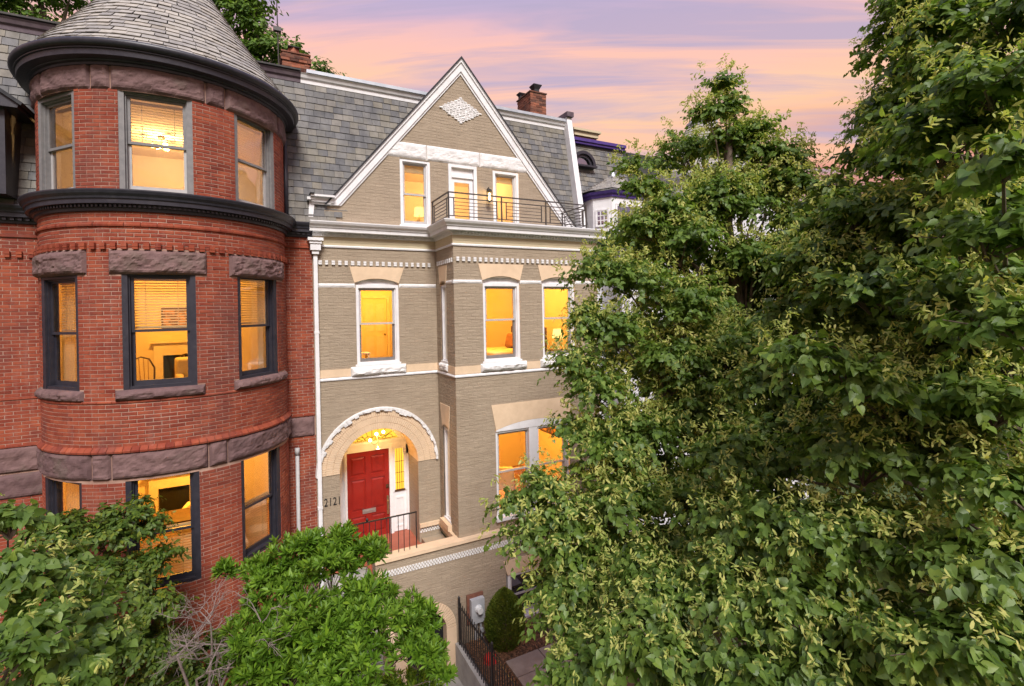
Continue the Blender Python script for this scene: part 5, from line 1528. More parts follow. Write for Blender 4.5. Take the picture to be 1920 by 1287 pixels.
# lower tower room
fireplace(-2.35, -1.35, 14.58, 2.35, 'white fireplace in the lower tower room')
low_table(-1.75, 12.6, 2.35, 1.4, .8, .76, 'dark wooden dining table inside the lower tower window', 'dining_table', 'dark_wood')
bow_chair(-2.25, 13.2, 2.35, 0.2, 'bow-back chair behind the dining table in the lower tower room')
armchair(-1.2, 13.6, 2.35, -0.3, 'fabric_cream', 'cream armchair in the lower tower room')
frame_picture(0.05, 0.62, 14.58, 3.9, 4.7, 'picture on the wall behind the right-hand lower tower window')
# top tower room
armchair(-1.35, 14.0, 8.90, 0.0, 'fabric_grey', 'grey armchair in the top tower room')
# upstairs room left of the bay
t = thing('panel_door', 'white panelled inside door behind the window left of the bay', 'door', (3.0, 14.58, 5.65))
mb = MB(); mb.box(2.62, 2.70, 14.53, 14.599, 5.65, 7.83); mb.box(3.40, 3.48, 14.53, 14.599, 5.65, 7.83); mb.box(2.70, 3.40, 14.53, 14.599, 7.75, 7.83); mb.obj('frame', 'white_paint', t)
mb = MB(); mb.box(2.705, 3.395, 14.56, 14.59, 5.66, 7.745); lf = mb.obj('leaf', 'plaster', t)
for x0, x1, z0, z1 in ((2.79, 3.02, 5.85, 6.65), (3.09, 3.32, 5.85, 6.65), (2.79, 3.02, 6.8, 7.6), (3.09, 3.32, 6.8, 7.6)):
    mb = MB(); mb.box(x0, x1, 14.552, 14.56, z0, z1); mb.obj('panel', 'white_paint', lf)
mb = MB(); mb.tube([(3.33, 14.56, 6.7), (3.33, 14.50, 6.7)], .025, 8); mb.obj('knob', 'dark_wood', lf)
low_table(2.28, 12.6, 5.65, .4, .4, .7, 'small white stand inside the window left of the bay', m='plaster')
t = thing('potted_plant', 'small potted plant inside the window left of the bay', 'plant', (3.05, 12.0, 5.65))
low_table(3.1, 12.05, 5.65, .35, .35, .62, 'plant stand inside the window left of the bay', 'plant_stand')
mb = MB(); mb.lathe([(.06, 6.27), (.1, 6.27), (.13, 6.45), (.11, 6.45)], (3.1, 12.05), n=12); mb.obj('pot', 'terracotta', t)
mb = MB()
for k in range(16):
    a = k * 2.4; mb.tube([(3.1, 12.05, 6.42), (3.1 + .08 * math.sin(a), 12.05 + .08 * math.cos(a), 6.62), (3.1 + .17 * math.sin(a), 12.05 + .17 * math.cos(a), 6.68)], [.006, .016, .003], 4)
mb.obj('foliage', 'holly_leaf', t)
# bay room upstairs: bed with cushions, night table, lamp
t = thing('bed', 'cream bed with headboard behind the bay window upstairs', 'bed', (6.3, 12.6, 5.65))
mb = MB(); mb.box(5.4, 6.8, 11.4, 13.2, 5.95, 6.25); o = mb.obj('mattress', 'fabric_cream', t); md = o.modifiers.new('b', 'BEVEL'); md.width = .06; md.segments = 3
mb = MB(); mb.box(6.82, 6.92, 11.35, 13.25, 5.65, 6.85); mb.obj('headboard', 'dark_wood', t)
mb = MB(); mb.box(5.42, 6.8, 11.42, 13.18, 5.72, 5.94); mb.obj('bed_frame', 'dark_wood', t)
for i, (x, y, m, rz) in enumerate(((6.45, 12.55, 'fabric_brown', .3), (6.62, 12.15, 'fabric_brown', -.2), (6.65, 12.85, 'fabric_cream', .1))):
    mb = MB(); mb.box(-.08, .08, -.24, .24, 0, .42)
    t = thing('cushion', ('brown cushion propped nearer the foot of the bed', 'brown cushion against the headboard of the bed', 'cream pillow against the headboard of the bed')[i], 'cushion', (x, y, 6.25))
    o = place('cover', mb.mesh('cover', m, True), t, M=Matrix.Translation((x, y, 6.26)) @ Matrix.Rotation(rz, 4, 'Z') @ Matrix.Rotation(.3, 4, 'Y')); md = o.modifiers.new('b', 'BEVEL'); md.width = .07; md.segments = 4
low_table(7.05, 11.0, 5.65, .42, .42, .62, 'dark night table with a lit lamp in the bay room', 'night_table', 'dark_wood')
table_lamp(7.05, 11.0, 6.27, 'lit table lamp with cream shade in the right-hand bay window')
# parlour downstairs
armchair(5.9, 12.4, 2.15, 2.6, 'fabric_cream', 'cream armchair in the parlour bay downstairs', .95)
armchair(6.75, 11.6, 2.15, 1.2, 'fabric_brown', 'brown leather armchair in the parlour bay downstairs')
frame_picture(5.6, 6.3, 14.58, 3.9, 4.8, 'large framed picture on the parlour wall downstairs')
frame_picture(6.6, 7.2, 14.58, 3.7, 4.5, 'smaller framed picture beside the large one in the parlour')
low_table(5.3, 11.3, 2.15, .9, .55, .5, 'light wooden coffee table in the parlour bay downstairs', 'coffee_table')
frame_picture(12.2, 13.2, 7.78, 3.6, 4.5, 'framed picture on the side wall of the parlour', 'x')
# gable room
table_lamp(4.15, 13.6, 9.75, 'lit table lamp seen low in the left gable window')
low_table(4.15, 13.6, 9.28, .4, .4, .47, 'small table under the lamp in the gable room')
# television aerial
t = thing('aerial_mast', 'thin metal aerial mast on the roof beside the brick chimney', 'aerial', (.62, 13.6, 12.7))
mb = MB(); mb.tube([(.62, 13.6, 12.7), (.60, 13.6, 14.5), (.58, 13.6, 16.2)], [.02, .016, .01], 6); mb.obj('mast', 'rail_iron', t)
mb = MB(); mb.box(.50, .68, 13.54, 13.66, 14.42, 14.52); mb.tube([(.45, 13.6, 14.55), (.72, 13.6, 14.48)], .02, 6); mb.obj('bracket', 'rail_iron', t)

# ------------------------------------------------------------------ front garden
t = thing('electric_meter', 'grey electric meter box with white dial on the tan wall', 'meter', (4.2, 10.1, .5))
mb = MB(); mb.box(4.0, 4.39, YP - .06, YP - .012, .42, 1.05); mb.obj('backboard', 'rust', t)
mb = MB(); mb.box(4.06, 4.37, YP - .17, YP - .061, .46, .98); mb.obj('cabinet', 'meter_grey', t)
mb = MB(); mb.tube([(4.22, YP - .17, .78), (4.22, YP - .20, .78), (4.22, YP - .21, .78), (4.22, YP - .30, .78)], [.085, .085, .07, .065], 16); mb.obj('dial', 'meter_white', t, smooth=False)
mb = MB(); mb.tube([(4.18, YP - .1, .46), (4.18, YP - .1, .0)], .035, 8); mb.tube([(4.30, YP - .1, .46), (4.30, YP - .1, .2), (4.34, YP - .16, .02)], .022, 8); mb.tube([(4.30, YP - .14, .30), (4.30, YP - .22, .30)], .04, 10); mb.obj('conduit', 'meter_grey', t)
mb = MB(); mb.box(3.72, 3.86, 6.0, YP - .03, -.75, .10); kc = mb.obj('garden_kerb', 'concrete'); tag(kc, 'low concrete kerb under the iron garden fence', 'kerb')
t = thing('iron_fence', 'black iron garden fence standing on the concrete kerb', 'fence', (3.79, 8, .1))
mb = MB(); mb.box(3.777, 3.803, 6.1, 10.10, .93, .955); mb.box(3.78, 3.80, 6.1, 10.10, .20, .22); mb.obj('rail', 'iron', t)
pm = MB(); pm.box(-.008, .008, -.008, .008, 0, .95); pm = pm.mesh('picket', 'iron')
ptm = MB(); ptm.box(-.02, .02, -.02, .02, 0, 1.0); ptm.lathe([(.028, 1.0), (.028, 1.02), (.002, 1.06)], (0, 0), n=6); ptm = ptm.mesh('post', 'iron')
y = 10.08; k = 0
while y > 6.1:
    if k % 16 == 0: place('post', ptm, t, M=Matrix.Translation((3.79, y, .10)))
    else: place('picket', pm, t, M=Matrix.Translation((3.79, y, .10)))
    y -= 0.105; k += 1
# mulch bed with chips
mb = MB()
X_, Y_ = np.meshgrid(np.linspace(3.87, 7.9, 60), np.linspace(6.0, 10.12, 60))
Z_ = .02 + .05 * vnoise(X_ * 3, Y_ * 3, 4) + .02 * vnoise(X_ * 14, Y_ * 14, 8)
v = list(zip(X_.ravel().tolist(), Y_.ravel().tolist(), Z_.ravel().tolist()))
mb.add(v, [(j * 60 + i, j * 60 + i + 1, (j + 1) * 60 + i + 1, (j + 1) * 60 + i) for j in range(59) for i in range(59)])
o = mb.obj('planting_bed', 'soil'); o['kind'] = 'structure'
mb = MB(); r = random.Random(21)
for k in range(5200):
    x, y = r.uniform(3.9, 5.6), r.uniform(7.4, 10.1)
    z = .05 + .04 * r.random(); a = r.uniform(0, 3.14); l_ = r.uniform(.02, .055); w_ = r.uniform(.006, .014)
    c, s = math.cos(a), math.sin(a); tz = r.uniform(-.4, .4) * l_
    mb.add([(x - c * l_ - s * w_, y - s * l_ + c * w_, z - tz), (x - c * l_ + s * w_, y - s * l_ - c * w_, z - tz), (x + c * l_ + s * w_, y + s * l_ - c * w_, z + tz), (x + c * l_ - s * w_, y + s * l_ + c * w_, z + tz), (x, y, z + .012)], [(0, 1, 4), (1, 2, 4), (2, 3, 4), (3, 0, 4)], r.random())
o = mb.obj('mulch', 'mulch'); tag(o, 'brown bark mulch beside the iron fence', 'mulch', kind='stuff')
for i, (x0, x1, y0, y1) in enumerate(((4.42, 5.18, 8.62, 9.12), (5.20, 6.1, 8.62, 9.12), (4.42, 5.18, 8.10, 8.60), (5.2, 6.1, 8.1, 8.6))):
    mb = MB(); mb.box(x0, x1, y0, y1, 0.0, .115)
    o = mb.obj('paving_slab', 'flagstone'); tag(o, ('tan paving slab nearest the meter, beside the mulch', 'tan paving slab behind, under the linden leaves', 'tan paving slab in front beside the mulch', 'tan paving slab in front under the linden leaves')[i], 'slab', 'paving slabs in the bed')
t = thing('red_cover', 'round red cover lying in the mulch by the fence', 'cover', (4.18, 9.35, .08))
mb = MB(); mb.lathe([(.002, .20), (.07, .195), (.12, .17), (.135, .12), (.13, .05)], (4.18, 9.35), n=20); mb.obj('lid', 'red_cap', t, smooth=True)
mb = MB(); mb.lathe([(.13, .09), (.16, .085), (.165, .06), (.13, .05)], (4.18, 9.35), n=20); mb.obj('rim', 'red_cap', t, smooth=True)

# ------------------------------------------------------------------ trees and shrubs
# foliage masses: (x, y, z, radius) in metres
S_A2 = [(5.33,5.35,7.75,1.01), (6.21,4.89,6.95,1.17), (4.82,5.39,6.39,0.91), (5.61,4.97,5.76,1.14), (6.31,4.39,6.38,1.10), (6.42,3.65,7.11,1.01), (5.64,3.61,5.38,1.13), (4.68,4.33,5.08,0.97), (3.99,4.69,5.22,0.78), (4.12,3.83,4.42,0.74), (3.35,4.23,4.38,0.69), (6.21,4.22,7.40,0.78), (3.29,4.61,4.76,0.48)]
S_B2 = [(5.94,2.89,6.90,0.97), (6.23,2.40,7.02,1.03), (6.35,2.00,6.87,0.86), (5.52,2.66,5.76,1.06), (5.67,2.13,5.88,0.97), (5.70,1.78,5.78,0.73), (5.51,2.66,8.10,0.64), (5.63,2.15,8.12,0.73), (5.53,1.75,8.79,0.62), (4.68,2.76,4.88,0.85), (4.84,2.11,4.95,0.84), (5.06,1.66,5.02,0.70), (5.43,2.03,8.87,0.42), (5.19,2.94,7.80,0.43)]
S_A = [(6.09,3.60,8.42,0.29), (5.94,3.46,7.94,0.41), (5.41,4.63,9.83,0.26), (5.90,4.38,9.58,0.36), (6.12,4.15,9.26,0.32), (4.64,4.69,8.48,0.37), (5.64,4.62,10.28,0.25), (5.63,4.52,9.88,0.34), (5.62,4.52,9.45,0.30), (5.80,4.43,9.51,0.36), (4.45,5.02,9.12,0.21), (4.50,4.88,8.80,0.29), (5.42,4.51,8.60,0.53), (5.99,4.33,9.26,0.39), (6.01,4.20,8.81,0.46), (6.21,4.10,9.15,0.28), (6.23,3.98,8.78,0.35), (6.18,3.89,8.28,0.48), (5.96,3.90,7.73,0.54), (5.66,4.50,8.55,0.71), (4.42,4.69,8.23,0.37), (4.74,4.53,7.99,0.64), (5.57,4.21,7.81,0.68), (3.57,4.79,7.69,0.35), (3.97,4.59,7.55,0.51), (3.36,4.68,7.18,0.30), (4.60,4.37,7.22,0.65), (3.71,4.50,6.93,0.49), (3.18,4.55,6.66,0.29), (3.30,4.37,6.34,0.44), (4.07,4.20,6.44,0.67), (4.88,4.00,6.65,0.75), (2.99,4.31,5.96,0.31), (3.42,4.09,5.84,0.62), (4.33,3.84,5.82,0.70), (2.17,4.17,5.44,0.21), (2.40,4.05,5.54,0.28), (2.48,3.90,5.27,0.40), (2.88,3.69,5.41,0.50), (2.14,3.96,5.23,0.22), (2.30,3.77,4.79,0.22), (2.49,3.67,4.88,0.43), (2.91,3.45,5.01,0.52), (2.23,3.58,4.61,0.18), (3.54,3.35,5.30,0.55), (2.37,3.50,4.58,0.26), (2.51,3.32,4.64,0.44)]
S_B = [(2.22,2.34,4.92,0.27), (2.38,2.03,5.06,0.25), (4.28,1.39,5.94,0.35), (3.10,0.98,5.55,0.22), (3.04,1.24,5.35,0.27), (2.86,1.45,5.28,0.25), (3.98,1.76,7.55,0.48), (3.72,1.23,7.74,0.36), (3.97,1.32,6.93,0.42), (3.84,1.84,6.97,0.44), (3.79,1.53,6.46,0.44), (3.54,1.09,7.37,0.25), (4.04,1.62,9.08,0.21), (4.08,1.49,9.12,0.28), (3.92,1.23,8.88,0.31), (4.16,1.79,8.92,0.17), (3.91,1.47,8.70,0.30), (3.33,1.09,8.34,0.32), (4.10,1.93,8.72,0.16), (4.05,1.73,8.51,0.28), (4.12,2.14,8.39,0.17), (3.96,1.89,8.23,0.28), (3.58,1.41,8.17,0.34), (2.56,0.81,7.78,0.18), (3.92,2.25,8.13,0.18), (3.77,1.99,7.87,0.34), (3.70,1.58,7.76,0.37), (2.90,0.98,7.53,0.26), (3.90,2.37,7.86,0.19), (3.70,2.25,7.51,0.36), (3.53,1.77,7.34,0.42), (3.24,1.25,7.24,0.34), (2.84,0.89,7.18,0.20), (3.74,2.46,7.10,0.34), (2.71,1.64,6.93,0.26), (2.89,1.54,6.81,0.26), (3.56,1.53,6.75,0.39), (3.30,1.10,6.72,0.30), (3.62,2.52,6.52,0.38), (3.43,2.27,6.19,0.43), (3.26,1.69,6.30,0.42), (3.35,1.30,6.33,0.38), (3.10,0.99,6.39,0.22), (3.16,2.42,6.11,0.35), (2.99,2.39,5.69,0.42), (3.07,1.90,5.83,0.44), (3.08,1.44,5.93,0.38), (2.96,1.06,6.02,0.30), (2.48,2.55,5.27,0.40), (2.64,2.12,5.38,0.37), (2.76,1.72,5.49,0.36), (2.80,1.36,5.60,0.32), (2.67,0.98,5.79,0.27), (2.00,2.80,4.86,0.23), (2.14,2.61,5.02,0.32), (2.26,2.21,5.15,0.29), (1.81,2.89,4.75,0.15), (2.40,1.80,5.27,0.26), (2.56,1.49,5.39,0.24)]
S_D = [(1.01,7.36,4.09,0.29), (0.74,7.50,3.90,0.45), (1.33,7.08,3.87,0.34), (0.34,7.71,3.76,0.45), (-0.07,7.92,3.58,0.38), (-0.41,8.21,3.58,0.25), (0.83,7.12,3.69,0.58), (0.19,7.56,3.42,0.55), (1.24,6.68,3.50,0.39), (0.65,6.76,3.29,0.68), (1.25,6.45,3.28,0.54), (1.71,6.32,3.31,0.36), (1.86,6.25,3.10,0.29), (0.04,7.19,3.10,0.59), (1.68,6.00,3.00,0.41), (0.96,6.26,2.96,0.65), (0.27,6.73,2.83,0.63), (1.91,5.77,2.87,0.25), (-0.27,7.35,2.69,0.42)]
S_C1 = [(-2.48,9.17,4.36,0.30), (-1.94,8.89,4.38,0.24), (-1.72,8.89,4.53,0.32), (-1.47,8.65,4.26,0.38), (-1.89,8.64,4.21,0.51), (-2.36,8.55,4.43,0.49), (-1.27,8.54,3.87,0.34), (-1.61,8.38,3.81,0.51), (-2.03,8.03,3.95,0.54), (-1.32,8.01,3.35,0.49), (-0.96,7.82,2.85,0.42), (-1.45,7.74,3.00,0.47), (-0.59,7.74,2.81,0.30), (-0.63,7.42,2.67,0.34)]
S_C2 = [(-1.08,3.26,6.27,0.16), (-0.97,2.98,6.17,0.17), (-0.92,3.18,5.98,0.16), (-0.87,2.82,6.01,0.18), (-0.79,3.11,5.80,0.18), (-0.86,2.59,5.97,0.14), (-0.77,2.77,5.80,0.18), (-0.68,3.05,5.66,0.16), (-0.78,3.33,5.81,0.11), (-1.27,3.81,6.20,0.08), (-0.92,3.41,6.01,0.14)]
S_F1 = [(-9.42,31.91,22.66,1.82), (-7.80,31.08,22.88,1.43), (-10.81,32.63,22.30,1.30), (-9.39,31.90,24.47,2.08)]
S_F2 = [(-0.83,25.21,20.73,1.43), (-0.00,24.78,19.75,1.43), (0.61,24.46,18.79,1.19), (1.56,23.97,18.89,0.90), (2.55,23.46,18.22,0.57), (2.97,23.24,18.12,0.33), (-0.60,25.09,21.91,1.43), (0.23,24.66,21.18,0.83), (-1.45,25.53,21.45,0.71), (-1.00,25.30,23.11,1.43)]

HEART_V = np.array([(0, .08, 0), (-.24, -.06, .03), (-.44, .16, .07), (-.40, .48, .06), (-.19, .82, -.02), (0, 1.10, -.12), (.19, .82, -.02), (.40, .48, .06), (.44, .16, .07), (.24, -.06, .03), (0, .45, -.03)])
HEART_F = np.array([(10, i, (i + 1) % 10) for i in range(10)])
HEART6_V = np.array([(0, .06, 0), (-.36, .04, .05), (-.40, .46, .05), (0, 1.08, -.12), (.40, .46, .05), (.36, .04, .05), (0, .42, -.04)])
HEART6_F = np.array([(6, i, (i + 1) % 6) for i in range(6)])
LANCE_V = np.array([(0, 0, 0), (-.11, .25, .03), (-.15, .55, .02), (-.09, .82, -.03), (0, 1.0, -.09), (.09, .82, -.03), (.15, .55, .02), (.11, .25, .03), (0, .5, -.02)])
LANCE_F = np.array([(8, i, (i + 1) % 8) for i in range(8)])
STRAP_V = np.array([(0, 0, 0), (-.13, .3, .04), (-.15, .75, -.03), (0, 1.0, -.16), (.15, .75, -.03), (.13, .3, .04)])
STRAP_F = np.array([(0, 1, 5), (1, 2, 4), (1, 4, 5), (2, 3, 4)])
OVAL_V = np.array([(0, 0, 0), (-.24, .35, .04), (-.2, .7, .0), (0, 1.0, -.06), (.2, .7, .0), (.24, .35, .04)])
OVAL_F = np.array([(0, 1, 5), (1, 2, 4), (1, 4, 5), (2, 3, 4)])


def unit(a): return a / np.maximum(np.linalg.norm(a, axis=-1, keepdims=True), 1e-9)


def frames(Dv, Nv):
    Dv = unit(Dv); Nv = unit(Nv - Dv * (Nv * Dv).sum(-1, keepdims=True))
    return np.cross(Dv, Nv), Dv, Nv


def leaf_cloud(name, tv, tf, P, Dv, Nv, S, material, parent, seed=0, kind='stuff', label=None):
    U, Dv, Nv = frames(Dv, Nv)
    n, k, m = len(P), len(tv), len(tf)
    V = P[:, None, :] + S[:, None, None] * (tv[None, :, 0, None] * U[:, None] + tv[None, :, 1, None] * Dv[:, None] + tv[None, :, 2, None] * Nv[:, None])
    V = V.reshape(-1, 3).astype(np.float32)
    Fc = (tf[None] + (np.arange(n) * k)[:, None, None]).reshape(-1, 3).astype(np.int32)
    me = bpy.data.meshes.new(name)
    me.vertices.add(len(V)); me.vertices.foreach_set('co', V.ravel())
    me.loops.add(Fc.size); me.loops.foreach_set('vertex_index', Fc.ravel())
    me.polygons.add(len(Fc)); me.polygons.foreach_set('loop_start', np.arange(0, Fc.size, 3, dtype=np.int32))
    at_ = me.attributes.new('tone', 'FLOAT', 'POINT')
    at_.data.foreach_set('value', np.repeat(np.random.RandomState(seed).rand(n), k).astype(np.float32))
    me.materials.append(MAT[material]); me.update(calc_edges=True)
    return place(name, me, parent, kind=kind, label=label)


def crown(spheres, rs, leaf, per_spray, spray_len, density, up=0.35, droop=0.45, whorl=False, flat_=0.25):
    """leafy sprays spread through rounded foliage masses: positions, directions, normals, sizes of single leaves"""
    Ps, Ds, Ns, Ss, tips, twigs = [], [], [], [], [], []
    for (x, y, z, r) in spheres:
        nl = density * (r / leaf) ** 2 * 2.2
        r = max(r - .55 * spray_len, .4 * r)
        ns = max(4, int(nl / per_spray))
        # smaller clumps sit on the outside of the mass, with gaps between them
        m = max(4, int(8 * (r / .4) ** 1.3)) if not whorl else max(7, int(16 * (r / .4) ** 1.5))
        cu_ = unit(rs.normal(size=(m, 3))); cu_[:, 2] = np.where(cu_[:, 2] < -.3, -cu_[:, 2], cu_[:, 2])
        sub_c = cu_ * r * (.45 + .45 * rs.rand(m, 1)) * np.array((1, 1, .85)); rsub = r * (.44 if m < 8 else .36) * (1.2 if whorl else 1)
        u = unit(rs.normal(size=(ns, 3))); u[:, 2] = np.where(u[:, 2] < -0.25, -u[:, 2] * 0.8, u[:, 2]); u = unit(u)
        base = np.array((x, y, z)) + sub_c[rs.randint(0, m, ns)] + u * rsub * (0.35 + 0.65 * rs.rand(ns, 1) ** 0.45) * np.array((1, 1, .7))
        d = unit(u * np.array((1, 1, .45)) + rs.normal(size=(ns, 3)) * .35 + np.array((0, 0, up)))
        ln = spray_len * (0.7 + .6 * rs.rand(ns, 1))
        t = (np.arange(per_spray) + .6) / per_spray
        side = unit(np.cross(d, np.array((0, 0, 1.0)) + rs.normal(size=(ns, 3)) * .25))
        for i in range(per_spray):
            if whorl:
                ang = i * 2.399 + rs.rand(ns, 1) * .8
                b1 = side; b2 = unit(np.cross(d, side))
                rad_ = b1 * np.cos(ang) + b2 * np.sin(ang)
                f = i / per_spray
                dd = unit(d * (0.35 + 1.1 * f) + rad_ * (1.0 - .45 * f) + rs.normal(size=(ns, 3)) * .12)
                p = base + d * ln * (0.25 * f)
                nn = d * 1.0 - rad_ * .25 + rs.normal(size=(ns, 3)) * .18 + np.array((0, 0, .3))
            else:
                sg = 1 if i % 2 else -1
                p = base + d * ln * t[i] + np.array((0, 0, -1.0)) * droop * ln * t[i] ** 2 + rs.normal(size=(ns, 3)) * leaf * .12
                dd = unit(d * .65 + side * sg * (.95 - .5 * t[i]) + np.array((0, 0, -droop * 1.7)) + rs.normal(size=(ns, 3)) * .28)
                nn = np.array((0, 0, .60)) + u * np.array((1.0, 1.0, .6)) + rs.normal(size=(ns, 3)) * (flat_ + .15)
            Ps.append(p); Ds.append(dd); Ns.append(nn); Ss.append(leaf * (0.62 + .55 * rs.rand(ns)))
        tips.append((base + d * ln * .85 + u * leaf * .5 + np.array((0, 0, .35 * leaf)), d))
        k = min(ns, 7)
        for j in range(k): twigs.append(((x, y, z - r * .35), base[j], base[j] + d[j] * ln[j] * .8 + np.array((0, 0, -droop * .5)) * ln[j]))
    return np.concatenate(Ps), np.concatenate(Ds), np.concatenate(Ns), np.concatenate(Ss), tips, twigs


def limbs(mb, foot, top, spheres, rs, r0, wander=.25, share=1.0):
    """limbs leaving the trunk and bending towards each foliage mass"""
    foot, top = Vector(foot), Vector(top)
    for i, (x, y, z, r) in enumerate(spheres):
        c = Vector((x, y, z))
        k = min(max((z - .9 - foot.z) / (top.z - foot.z) - .15, .12), .98)
        a = foot.lerp(top, k)
        dist = (c - a).length
        m1 = a.lerp(c, .4) + Vector(rs.normal(size=3).tolist()) * wander * .4 + Vector((0, 0, .12 * dist)); m2 = a.lerp(c, .75) + Vector(rs.normal(size=3).tolist()) * wander * .3 + Vector((0, 0, .08 * dist))
        rr = r0 * (.10 + .16 * r)
        mb.tube([a, m1, m2, c], [rr, rr * .75, rr * .5, rr * .25], 6)


def pick_leaves(tree, tv, tf, P, Dv, Nv, S, material, limit, name='leaf'):
    """the leaves that show largest become objects of their own; returns the mask of the others"""
    U, D2, N2 = frames(Dv, Nv)
    c = P + D2 * S[:, None] * .5
    w = c[:, 0] * math.sin(HEAD) + c[:, 1] * math.cos(HEAD)
    a = (c[:, 0] * math.cos(HEAD) - c[:, 1] * math.sin(HEAD)) / np.maximum(w, .01) * 925 + 960
    b = 584 - (c[:, 2] - ZC) / np.maximum(w, .01) * 925
    view = unit(np.array((0, 0, ZC)) - c)
    sc = np.abs((view * N2).sum(1)) * (S / np.maximum(w, .3)) ** 2
    # leaves with others right in front of them are not counted: keep the nearest in each small patch of view
    sc[(w < .3) | (a < 5) | (a > 1915) | (b < 5) | (b > 1282)] = -1
    cell = {}
    for i in np.argsort(w):
        if sc[i] <= 0: continue
        key = (int(a[i] // 26), int(b[i] // 26))
        if key not in cell: cell[key] = i
    cand = sorted(cell.values(), key=lambda i: -sc[i])[:limit]
    me = bpy.data.meshes.new(name); me.from_pydata(tv.tolist(), [], tf.tolist()); me.materials.append(MAT[material])
    for i in cand:
        M = Matrix(((U[i, 0], D2[i, 0], N2[i, 0], P[i, 0]), (U[i, 1], D2[i, 1], N2[i, 1], P[i, 1]), (U[i, 2], D2[i, 2], N2[i, 2], P[i, 2]), (0, 0, 0, 1))) @ Matrix.Scale(float(S[i]), 4)
        place(name, me, tree, M=M)
    keep = np.ones(len(P), bool); keep[cand] = False
    return keep


def blossoms(tips, rs, share, size):
    """pale bracts hanging in little bunches under the sprays"""
    P, Dv, Nv, S = [], [], [], []
    for base, d in tips:
        n = len(base); sel = rs.rand(n) < share
        b, dd = base[sel], d[sel]
        for k in range(13):
            v = unit(dd * .5 + rs.normal(size=b.shape) * .75 + np.array((0, 0, -.35)))
            P.append(b + rs.normal(size=b.shape) * size * .42 + np.array((0, 0, .25 * size))); Dv.append(v); Nv.append(rs.normal(size=b.shape) + np.array((0, 0, 1.2))); S.append(size * (.5 + .6 * rs.rand(len(b))))
    return [np.concatenate(q) for q in (P, Dv, Nv, S)]


def tree(name, label, spheres, foot, top, r0, seed, leaf, tv, tf, material, per_spray=11, spray_len=.34, density=2.4, single=0, blossom=0.0, extra=(), back=(), whorl=False, droop=.45, group=None, cat='tree', bark='bark', up=.35, twig=True, flat_=.25, blsize=None):
    rs = np.random.RandomState(seed)
    t = thing(name, label, cat, foot, group)
    F_, T_ = Vector(foot), Vector(top)
    mb = MB()
    n = 9; pts = [F_.lerp(T_, i / (n - 1)) + Vector((rs.normal() * .05, rs.normal() * .05, 0)) * (1 if 0 < i < n - 1 else 0) for i in range(n)]
    mb.tube(pts, [r0 * (1.25 if i == 0 else 1) * (1 - .72 * i / (n - 1)) for i in range(n)], 12)
    mb.obj('trunk', bark, t, smooth=True)
    allsp = list(spheres) + list(extra)
    mb = MB(); limbs(mb, foot, top, allsp, rs, r0)
    limbs(mb, foot, top, back, rs, r0)
    P, Dv, Nv, S, tips, twigs = crown(allsp, rs, leaf, per_spray, spray_len, density, droop=droop, whorl=whorl, up=up, flat_=flat_)
    if back:
        P2, D2, N2, S2, t2, _ = crown(back, rs, leaf * 1.35, per_spray, spray_len * 1.2, density * .6, droop=droop, up=up, flat_=flat_)
        P, Dv, Nv, S = np.concatenate([P, P2]), np.concatenate([Dv, D2]), np.concatenate([Nv, N2]), np.concatenate([S, S2])
    if twig:
        for a, b, c in twigs: mb.tube([a, b, c], [.007, .005, .002], 4, cap=False)
    mb.obj('branches', bark, t, kind='stuff')
    if single:
        keep = pick_leaves(t, tv, tf, P, Dv, Nv, S, material, single)
        P, Dv, Nv, S = P[keep], Dv[keep], Nv[keep], S[keep]
    leaf_cloud('crown', tv, tf, P, Dv, Nv, S, material, t, seed)
    if blossom:
        b = blossoms(tips, rs, blossom, blsize or leaf * .8)
        leaf_cloud('blossom', STRAP_V, STRAP_F, *b, 'linden_bract', t, seed + 1)
    return t


rs0 = np.random.RandomState(3)
EX_B = [(6.2, 2.6, 10.2, .7), (6.7, 2.2, 8.0, .9), (6.6, 1.6, 6.4, .9), (6.9, 2.8, 9.2, .8), (6.4, 2.9, 7.0, .8)]
EX_A = [(6.6, 5.2, 8.9, .8), (6.9, 4.9, 7.6, .9), (6.3, 5.6, 7.0, .9), (6.0, 5.6, 9.6, .6), (5.4, 5.6, 8.2, .8), (5.0, 5.5, 6.6, .8), (6.6, 4.6, 6.2, .9), (5.8, 5.4, 5.4, .9)]
tree('linden_tree', 'linden in yellow blossom at the garden, top against the sky', S_A, (5.62, 4.15, 0), (5.60, 4.45, 9.6), .14, 101, .058, HEART6_V, HEART6_F, 'linden_leaf', single=300, blossom=.44, extra=EX_A, back=S_A2, density=12, spray_len=.27, blsize=.058)
tree('linden_tree', 'larger linden closest to the camera filling the right edge', S_B, (6.3, 1.7, 0), (6.0, 1.7, 9.9), .17, 102, .051, HEART_V, HEART_F, 'linden_leaf', single=300, blossom=.36, extra=EX_B, back=S_B2, density=13, spray_len=.22, blsize=.042)
tree('linden_tree', 'linden with blurred big leaves in the bottom left corner', S_C2, (-2.3, 4.4, 0), (-1.9, 4.0, 6.3), .12, 103, .046, HEART_V, HEART_F, 'linden_leaf', single=120, blossom=.15, extra=[(-1.6, 3.7, 6.2, .4), (-2.0, 3.6, 6.6, .5), (-1.5, 3.2, 5.6, .4)], density=12, spray_len=.15, blsize=.035)
tree('laurel_tree', 'bright green laurel with pointed leaves below the red door', S_D, (.75, 7.1, 0), (.75, 7.15, 3.2), .10, 104, .122, LANCE_V * np.array((.85, 1, 1)), LANCE_F, 'laurel_leaf', per_spray=13, spray_len=.20, density=44, single=300, whorl=True, up=.9, extra=[(.5, 7.2, 2.0, .9), (1.0, 6.8, 1.6, .9), (-.2, 7.4, 1.8, .8), (1.7, 6.9, 1.6, .6)])
